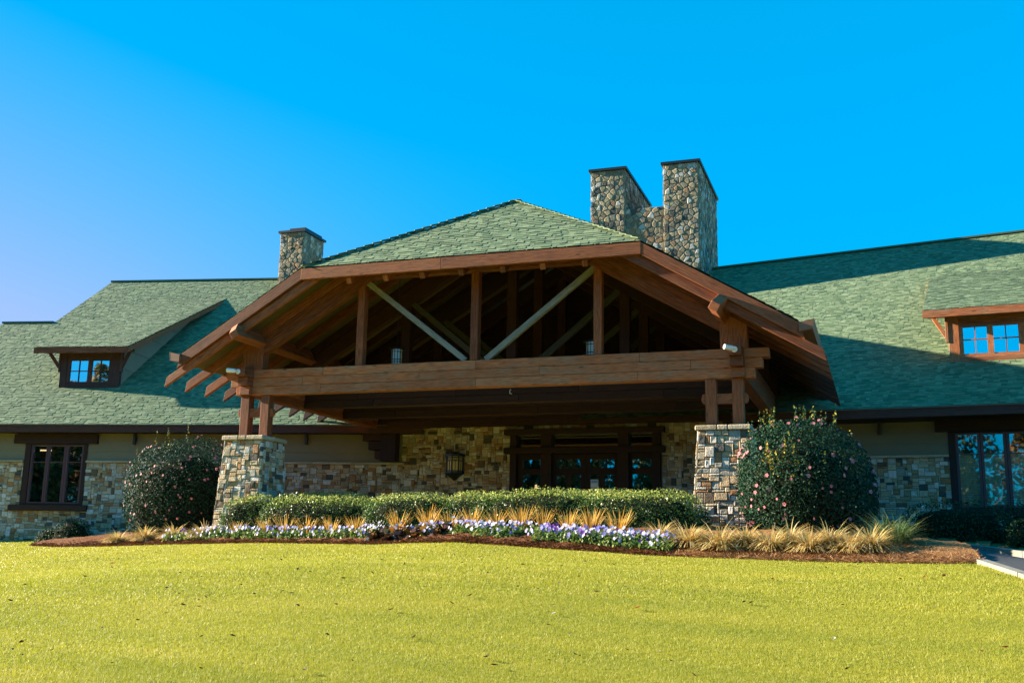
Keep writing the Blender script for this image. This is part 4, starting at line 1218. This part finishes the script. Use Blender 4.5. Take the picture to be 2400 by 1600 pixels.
ORD = 'first second third fourth fifth sixth seventh eighth ninth tenth eleventh twelfth thirteenth fourteenth fifteenth sixteenth seventeenth eighteenth nineteenth twentieth'.split()
thin = [545, 612, 655, 705, 760, 817, 915, 985, 1030, 1085, 1140, 1197, 1248, 1305, 1357, 1422]
for k, px in enumerate(thin):
    place(T_THIN[k % 3], 'grass_tuft', px, float(np.interp(px, [545, 600, 860, 1130, 1300, 1422], [20.75, 20.55, 19.95, 19.5, 19.2, 18.9])), f'upright golden grass tuft, {ORD[k]} from the left in the row behind the pansies', 'ornamental grass', 'upright golden grass tufts behind the pansies', 1.0+.25*((k*5) % 4)/4, .03, k)
wide = [(272, 22.6), (335, 22.2), (400, 21.9), (470, 21.3)]
for k, (px, y) in enumerate(wide): place(T_WIDE[k % 3], 'grass_tuft', px, y, f'arching tan grass clump, {ORD[k]} from the left below the left camellia', 'ornamental grass', 'arching tan grass clumps below the left camellia', 1.05+.1*(k % 2), .03, k+20)
wide = [(1517, 18.6), (1583, 18.1), (1655, 17.85), (1712, 18.1), (1770, 17.8), (1815, 18.25), (1858, 17.7), (1905, 18.0), (1950, 17.62), (1998, 17.7)]
for k, (px, y) in enumerate(wide): place(T_WIDE[(k+1) % 3], 'grass_tuft', px, y, f'arching tan grass clump, {ORD[k]} from the left in front of the right pier and camellia', 'ornamental grass', 'arching tan grass clumps in front of the right pier', 1.1+.16*((k*3) % 4)/3, .02, k+40)
for k, (px, y, lab) in enumerate(((2030, 18.7, 'arching green grass clump, left one of two beside the tan clumps at right'), (2058, 18.3, 'arching green grass clump at the right end of the bed near the kerb'))):
    place(T_GREEN[k], 'grass_tuft', px, y, lab, 'ornamental grass', 'green grass clumps at the right end', 1.0, .02, k+60)

# pansies: leafy cushion with its own blossoms
def cushion(seed, n=150):
    RS = np.random.RandomState(seed); D = RS.normal(0, 1, (n, 3)); D[:, 2] = np.abs(D[:, 2]); D /= np.linalg.norm(D, axis=1)[:, None]
    p = D*np.array([.17, .15, .19])*RS.uniform(.4, 1, (n, 1)); o = npmesh('leaves', leaves(p, D, .06, RS), 4, RS.rand(n), PANSYL); me = o.data; bpy.data.objects.remove(o); return me


CUSH = [cushion(500+k) for k in range(3)]
BL = {'pale': blossom('blossom', PALE, .033), 'lilac': blossom('blossom', LILAC, .033), 'purple': blossom('blossom', PURPLE, .033)}
TXT = {'pale': 'whitish', 'lilac': 'lilac', 'purple': 'purple'}
rows_ = []
px = 392
while px < 1535:
    if not 868 < px < 1045 or abs(px-985) < 14:
        front = px > 690
        rows_.append((px, 0));
        if px > 1225 or (px % 3 < 1.2): rows_.append((px+11, 1))
    px += rng.uniform(18, 25)
PN = []
for px, b in rows_:
    y = float(np.interp(px, [380, 600, 860, 1130, 1300, 1540], [21.6, 20.25, 19.45, 19.0, 18.6, 18.05]))+.02-.28*b*(px > 1100)+.12*b*(px < 1100)
    u = rng.random()
    kind = 'pale' if px < 560 and u < .75 else ('purple' if u > (.90 if px < 1150 else .76) else ('lilac' if u > .50 else 'pale'))
    PN.append((px, y, kind, b))
for k, (px, y, kind, b) in enumerate(PN):
    x = at_y(px, 1235, y)[0]; z = gz(x, y)+.03
    near = 'at the left bed end' if px < 560 else 'left of the bronze plants' if px < 870 else 'among the bronze plants' if px < 1046 else 'right of the bronze plants' if px < 1240 else 'below the doors' if px < 1440 else 'at the pansy row right end'
    same = [q for q in PN if q[2] == kind and ((q[0] < 560, q[0] < 870, q[0] < 1046, q[0] < 1240, q[0] < 1440) == (px < 560, px < 870, px < 1046, px < 1240, px < 1440))]
    same.sort(); i = same.index((px, y, kind, b))
    PS = 1.25
    t = thing('pansy_plant', f'low pansy with {TXT[kind]} flowers {near}' if len(same) == 1 else f'{TXT[kind]} flowered pansy, {ORD[i]} from left of those {near}', 'flower', (x, y, z), 'pansies along the front of the bed')
    o = bpy.data.objects.new('leaves', CUSH[k % 3]); COL.objects.link(o); o.parent = t; o.rotation_euler = (0, 0, k*1.9); o.scale = [PS]*3
    for q in range(rng.randint(6, 9)):
        f = bpy.data.objects.new('blossom', BL[kind if rng.random() < .82 else 'pale']); COL.objects.link(f); f.parent = t
        a = rng.uniform(0, 6.28); e = rng.uniform(.25, 1.3); d = np.array([math.cos(a)*math.cos(e), math.sin(a)*math.cos(e)-.25, math.sin(e)])
        f.location = tuple((d*np.array([.17, .16, .20])+np.array([0, 0, .02]))*PS); f.rotation_euler = Vector(nrm(d*np.array([.8, .8, .4])+np.array([-.2, -.75, .2]))).to_track_quat('Z', 'Y').to_euler(); f.scale = [rng.uniform(.8, 1.3)]*3


# bronze leaved plants with pale flower heads
def bronze(seed):
    RS = np.random.RandomState(seed); n = 46; D = RS.normal(0, 1, (n, 3)); D[:, 2] = np.abs(D[:, 2])*.9+.1; D /= np.linalg.norm(D, axis=1)[:, None]
    o = npmesh('leaves', leaves(D*np.array([.2, .2, .24])*RS.uniform(.45, 1, (n, 1)), D+[0, 0, .3], .15, RS, .75, .5), 4, RS.rand(n), BERGL); me = o.data; bpy.data.objects.remove(o); return me


BRZ = [bronze(600+k) for k in range(3)]
for k, (px, y) in enumerate(((858, 19.35), (884, 19.5), (906, 19.2), (930, 19.45), (955, 19.15), (978, 19.4), (1003, 19.2), (1028, 19.4), (1050, 19.6))):
    x = at_y(px, 1225, y)[0]
    t = thing('bronze_plant', f'bronze purple large leaved plant, {ORD[k]} from left in the middle of the bed', 'plant', (x, y, gz(x, y)+.03), 'bronze leaved plants in the middle of the bed')
    o = bpy.data.objects.new('leaves', BRZ[k % 3]); COL.objects.link(o); o.parent = t; o.rotation_euler = (0, 0, k*2.1); o.scale = [1+.12*(k % 3)]*3
    for q in range(4):
        f = bpy.data.objects.new('flower_head', BL['pale']); COL.objects.link(f); f.parent = t; f.location = (rng.uniform(-.17, .17), rng.uniform(-.17, .1), rng.uniform(.16, .31)); f.rotation_euler = (rng.uniform(.5, 1.4), 0, rng.uniform(-1, 1)); f.scale = [rng.uniform(.7, 1.1)]*3

# loose pine straw and bark over the bed: nobody could count it
RS = np.random.RandomState(77); N = 60000
tt = RS.rand(N); ss = RS.rand(N)**1.5*.42
ex = np.interp(tt, _L, EDGE[:, 0]); ey = np.interp(tt, _L, EDGE[:, 1]); y_ = ey-.05+.09*RS.rand(N)+np.maximum(0, np.minimum(bed_back(ex)-ey-.05, 3.2))*ss
z_ = ground(ex, y_)+.062; a = RS.uniform(0, 6.28, N); L_ = np.where(ex > -3.3, RS.uniform(.04, .11, N), RS.uniform(.02, .06, N)); w = np.where(ex > -3.3, .0024, .005)
d = np.c_[np.cos(a), np.sin(a), RS.normal(0, .3, N)]; s = np.c_[-np.sin(a), np.cos(a), RS.normal(0, .4, N)]; C = np.c_[ex, y_, z_-.045*np.clip(1-ss*9, 0, 1)+RS.rand(N)*.015]
V = np.stack([C-d*L_[:, None]-s*w[:, None], C+d*L_[:, None]-s*w[:, None], C+d*L_[:, None]+s*w[:, None], C-d*L_[:, None]+s*w[:, None]], 1).reshape(-1, 3)
tone = np.clip(RS.rand(N)*.5+np.where(ex > -3.3, .5, 0), 0, 1)
STRAW = m_leaf('straw', [(0, (.035, .013, .006)), (.3, (.17, .062, .02)), (.5, (.22, .09, .033)), (.65, (.09, .035, .014)), (.8, (.40, .20, .075)), (1, (.62, .40, .20))], .7, .2, .15)
tag(npmesh('pine_straw', V, 4, tone, STRAW), 'loose brown bark and pine straw strewn over the flower bed', 'mulch', kind='stuff')


# mown grass: individual blades, denser near the camera
def blades():
    RS = np.random.RandomState(9); parts = []
    for r0, r1, dens, w, h in ((5.2, 8.5, 11500, .0015, .026), (8.5, 12., 7500, .0021, .026), (12., 16.5, 3000, .004, .027), (16.5, 26., 1300, .007, .028), (26., 38., 420, .012, .03)):
        if r0 > 25: A_ = (-.86, -.40)
        else: A_ = (-.86, .20)
        A = A_; n = int((A[1]-A[0])/2*(r1*r1-r0*r0)*dens)
        r = np.sqrt(RS.uniform(r0*r0, r1*r1, n)); a = RS.uniform(A[0], A[1], n); x = np.sin(a)*r; y = np.cos(a)*r
        k = y < edge_y(x)-.01-.05*RS.rand(n); x, y = x[k], y[k]; n = len(x); z = ground(x, y)
        f = RS.uniform(0, 6.28, n); hh = h*RS.uniform(.55, 1.25, n); lean = RS.normal(0, .45, (n, 2))*hh[:, None]
        s = np.c_[np.cos(f), np.sin(f), np.zeros(n)]*w; b = np.c_[x, y, z-.004]; tip = b+np.c_[lean, hh]
        parts.append((np.stack([b-s, b+s, tip], 1).reshape(-1, 3), RS.beta(2, 2, n)))
    for A in ((-1.3, -.86), (.20, .75)):
        n = int((A[1]-A[0])/2*(22**2-3**2)*700); r = np.sqrt(RS.uniform(9, 484, n)); a = RS.uniform(A[0], A[1], n); x = np.sin(a)*r; y = np.cos(a)*r
        k = (y < edge_y(x)-.03) & (x < 12); x, y = x[k], y[k]; n = len(x); z = ground(x, y); f = RS.uniform(0, 6.28, n); hh = .03*RS.uniform(.55, 1.25, n); lean = RS.normal(0, .45, (n, 2))*hh[:, None]
        s = np.c_[np.cos(f), np.sin(f), np.zeros(n)]*.006; b = np.c_[x, y, z-.004]; parts.append((np.stack([b-s, b+s, b+np.c_[lean, hh]], 1).reshape(-1, 3), RS.beta(2, 2, n)))
    return np.concatenate([p[0] for p in parts]), np.concatenate([p[1] for p in parts])


V, T = blades()
n = NT('grass_blade'); o_ = n.obj(); big = n.noise(n.mapping(o_, (.35, 1.1, 1)), 1.2, 4)
c = n.ramp(n.tone(), [(0, (.225, .245, .016)), (.45, (.310, .312, .023)), (.8, (.38, .355, .034)), (1, (.48, .43, .07))])
c = n.mix(n.rng(big, .42, .66, 0, .55), c, (.19, .23, .018)); c = n.mix(n.rng(big, .3, .42, .35, 0), c, (.45, .39, .07))
GRASS = n.pbr(c, .5, .35, trans=.4)
tag(npmesh('grass', V, 3, T, GRASS), 'short yellow green mown grass covering the sloping lawn', 'grass', kind='stuff')


# fallen leaves lying on the lawn
def leaf_mesh(mat, curl):
    V = []; n = 7; P_ = [(-.5, 0), (-.25, .24), (.1, .3), (.5, .04), (.15, -.28), (-.2, -.22)]
    pts = [np.array([a, b, curl*(abs(b)*.9+a*a*.6)]) for a, b in P_]
    for k in range(6): V += [np.array([0, 0, 0]), pts[k], pts[(k+1) % 6]]
    o = npmesh('fallen_leaf', np.array(V), 3, [.1*k for k in range(6)], mat); me = o.data; bpy.data.objects.remove(o); return me


LM = {'dark': leaf_mesh(DEADLEAF, .6), 'red': leaf_mesh(REDLEAF, .5), 'pale': leaf_mesh(PALELEAF, .4)}


def on_lawn(px, py):
    q = ray(px*K, py*K); lo, hi = 4., 27.
    for _ in range(60):
        mid = (lo+hi)/2; p = q*mid/q[1]
        if p[2] > gz(p[0], p[1]): lo = mid
        else: hi = mid
    return q*lo/q[1]


def fallen(px, py, kind, size, label, group=None):
    p = on_lawn(px, py); o = bpy.data.objects.new('fallen_leaf', LM[kind]); COL.objects.link(o)
    o.location = (p[0], p[1], gz(p[0], p[1])+.032); o.scale = [size]*3; o.rotation_euler = (rng.uniform(-.5, .5), rng.uniform(-.5, .5), rng.uniform(0, 6.28)); tag(o, label, 'leaf', group)


for px, py, k, s, lab in ((1465, 1402, 'red', .085, 'dark red fallen leaf lying alone on the right half of the lawn'), (258, 1297, 'red', .13, 'largest curled red brown leaf on the lawn below the left tan grass'), (2125, 1330, 'red', .09, 'orange fallen leaf lying flat on the lawn by the right straw edge'), (2168, 1327, 'red', .08, 'orange fallen leaf curled upright near the right straw edge'),
                          (1775, 1335, 'red', .08, 'reddish leaf on the lawn below the tan grass clumps'), (2310, 1495, 'red', .07, 'brown leaf near the lower right edge of the lawn'), (2255, 1503, 'red', .055, 'small red leaf left of the brown leaf at lower right'),
                          (1117, 1518, 'dark', .085, 'big dark curled leaf at the bottom middle of the lawn'), (1135, 1537, 'dark', .07, 'dark leaf just below the big curled leaf at the bottom middle'), (952, 1470, 'dark', .075, 'dark leaf with a shadow at the lower middle left of the lawn'), (1272, 1415, 'pale', .06, 'pale pink petal like leaf in the middle of the lawn'),
                          (1309, 1464, 'pale', .05, 'pale leaf below the pale pink one in mid lawn'), (300, 1245, 'red', .08, 'rust coloured leaf at the lawn edge below the left tan grass'), (700, 1548, 'dark', .06, 'dark leaf at the bottom of the lawn left of centre'), (22, 1386, 'dark', .075, 'dark leaf at the far left of the lawn')):
    fallen(px, py, k, s, lab)
R2 = random.Random(33)
for k in range(95):
    py = 1262+300*R2.random()**1.7; px = R2.uniform(10, 2340)*(1 if R2.random() < .5 else .62)
    if py < 1265+max(0, (px-1000)*.03) + 4: py += 16+max(0, (px-1000)*.035)
    fallen(px, py, 'dark', R2.uniform(.035, .075)*(1 if py < 1420 else .8), 'small dark dry leaf lying flat on the sunlit lawn', 'small dark leaves scattered over the lawn')
for k in range(34):
    py = 1290+260*R2.random(); px = R2.uniform(10, 2340)
    fallen(px, py, 'pale', R2.uniform(.02, .04), 'tiny pale leaf fragment lying on the sunlit lawn', 'tiny pale leaf fragments on the lawn')


# ------------------------------------------------------------------ trees: one peeping over the right ridge, a wood across the road that the windows mirror
def m_bark(): return m_plain('bark', (.12, .085, .06), .9, .1)


BARK = m_bark()
AUTUMN = m_leaf('autumn_leaf', [(0, (.30, .17, .06)), (.5, (.42, .26, .12)), (1, (.60, .42, .30))], .7, .2, .3)
WOODS = m_leaf('woodland_leaf', [(0, (.025, .045, .014)), (.4, (.05, .075, .022)), (.6, (.09, .085, .025)), (.8, (.20, .085, .02)), (1, (.36, .17, .04))], .7, .2, .2)
q = ray(2402, 536); tx = q*(47./q[1])
t = thing('autumn_tree', 'pale autumn tree top showing above the right end of the roof ridge', 'tree', (tx[0]+.9, 47, .2))
RS = np.random.RandomState(4); cc = np.array([tx[0]+.9, 47, tx[2]-1.1]); o0 = np.array([tx[0]+.9, 47, .2])
m = MB(); m.tube([o0, o0*[1, 1, 0]+[0, 0, 6], cc], [.3, .2, .06], 9)
for _ in range(14):
    e = cc+RS.normal(0, 1, 3)*[.9, .9, .6]+[0, 0, .2]; b = o0*[1, 1, 0]+[0, 0, RS.uniform(7, cc[2]-1)]; m.tube([b, (b+e)/2+[0, 0, .3], e], [.07, .04, .015], 5)
m.build('trunk', BARK, t)
C = []
for _ in range(16): C.append(cc+RS.normal(0, 1, 3)*[.75, .75, .55]+RS.normal(0, .22, (90, 3)))
C = np.concatenate(C)-o0; npmesh('crown', leaves(C, RS.normal(0, 1, C.shape), .13, RS), 4, RS.rand(len(C)), AUTUMN, t)

RS = np.random.RandomState(12); CV, CT = [], []
for k in range(170):
    a = -2.75+5.5*k/169+RS.normal(0, .04); r = RS.uniform(42, 60); bx_, by_ = math.sin(a)*r*1.3+4, -abs(math.cos(a))*r*.8-14
    h = RS.uniform(12, 18.5); wd = h*RS.uniform(.16, .27); con = RS.rand() < .6; n = 1500
    u = RS.rand(n)**.8; rad = wd*(1-u*.92 if con else np.sqrt(np.clip(1-(2*u-.9)**2, .05, 1)))*(.6+.4*RS.rand(n)); an = RS.uniform(0, 6.28, n)
    CV.append(np.c_[bx_+np.cos(an)*rad, by_+np.sin(an)*rad, -2+h*(.1+.9*u)]); base = RS.choice([.55, .8, .95] if -1.35 < a < -.6 else [.12, .25, .35, .7]); CT.append(np.clip(base+RS.normal(0, .12, n), 0, 1))
n = 34000; a = RS.uniform(-2.75, 2.75, n); r = RS.uniform(60, 66, n)
CV.append(np.c_[np.sin(a)*r*1.3+4, -np.abs(np.cos(a))*r*.8-14, -3+11*RS.rand(n)**.8*(1+.35*np.sin(a*23))]); CT.append(np.clip(.45+.3*np.sin(a*17)+RS.normal(0, .15, n), 0, 1))
C = np.concatenate(CV); T = np.concatenate(CT)
tag(npmesh('woodland', leaves(C, RS.normal(0, 1, C.shape), .55, RS, .7), 4, T, WOODS), 'far mixed wood across from the clubhouse, mirrored in its windows', 'wood', kind='stuff')
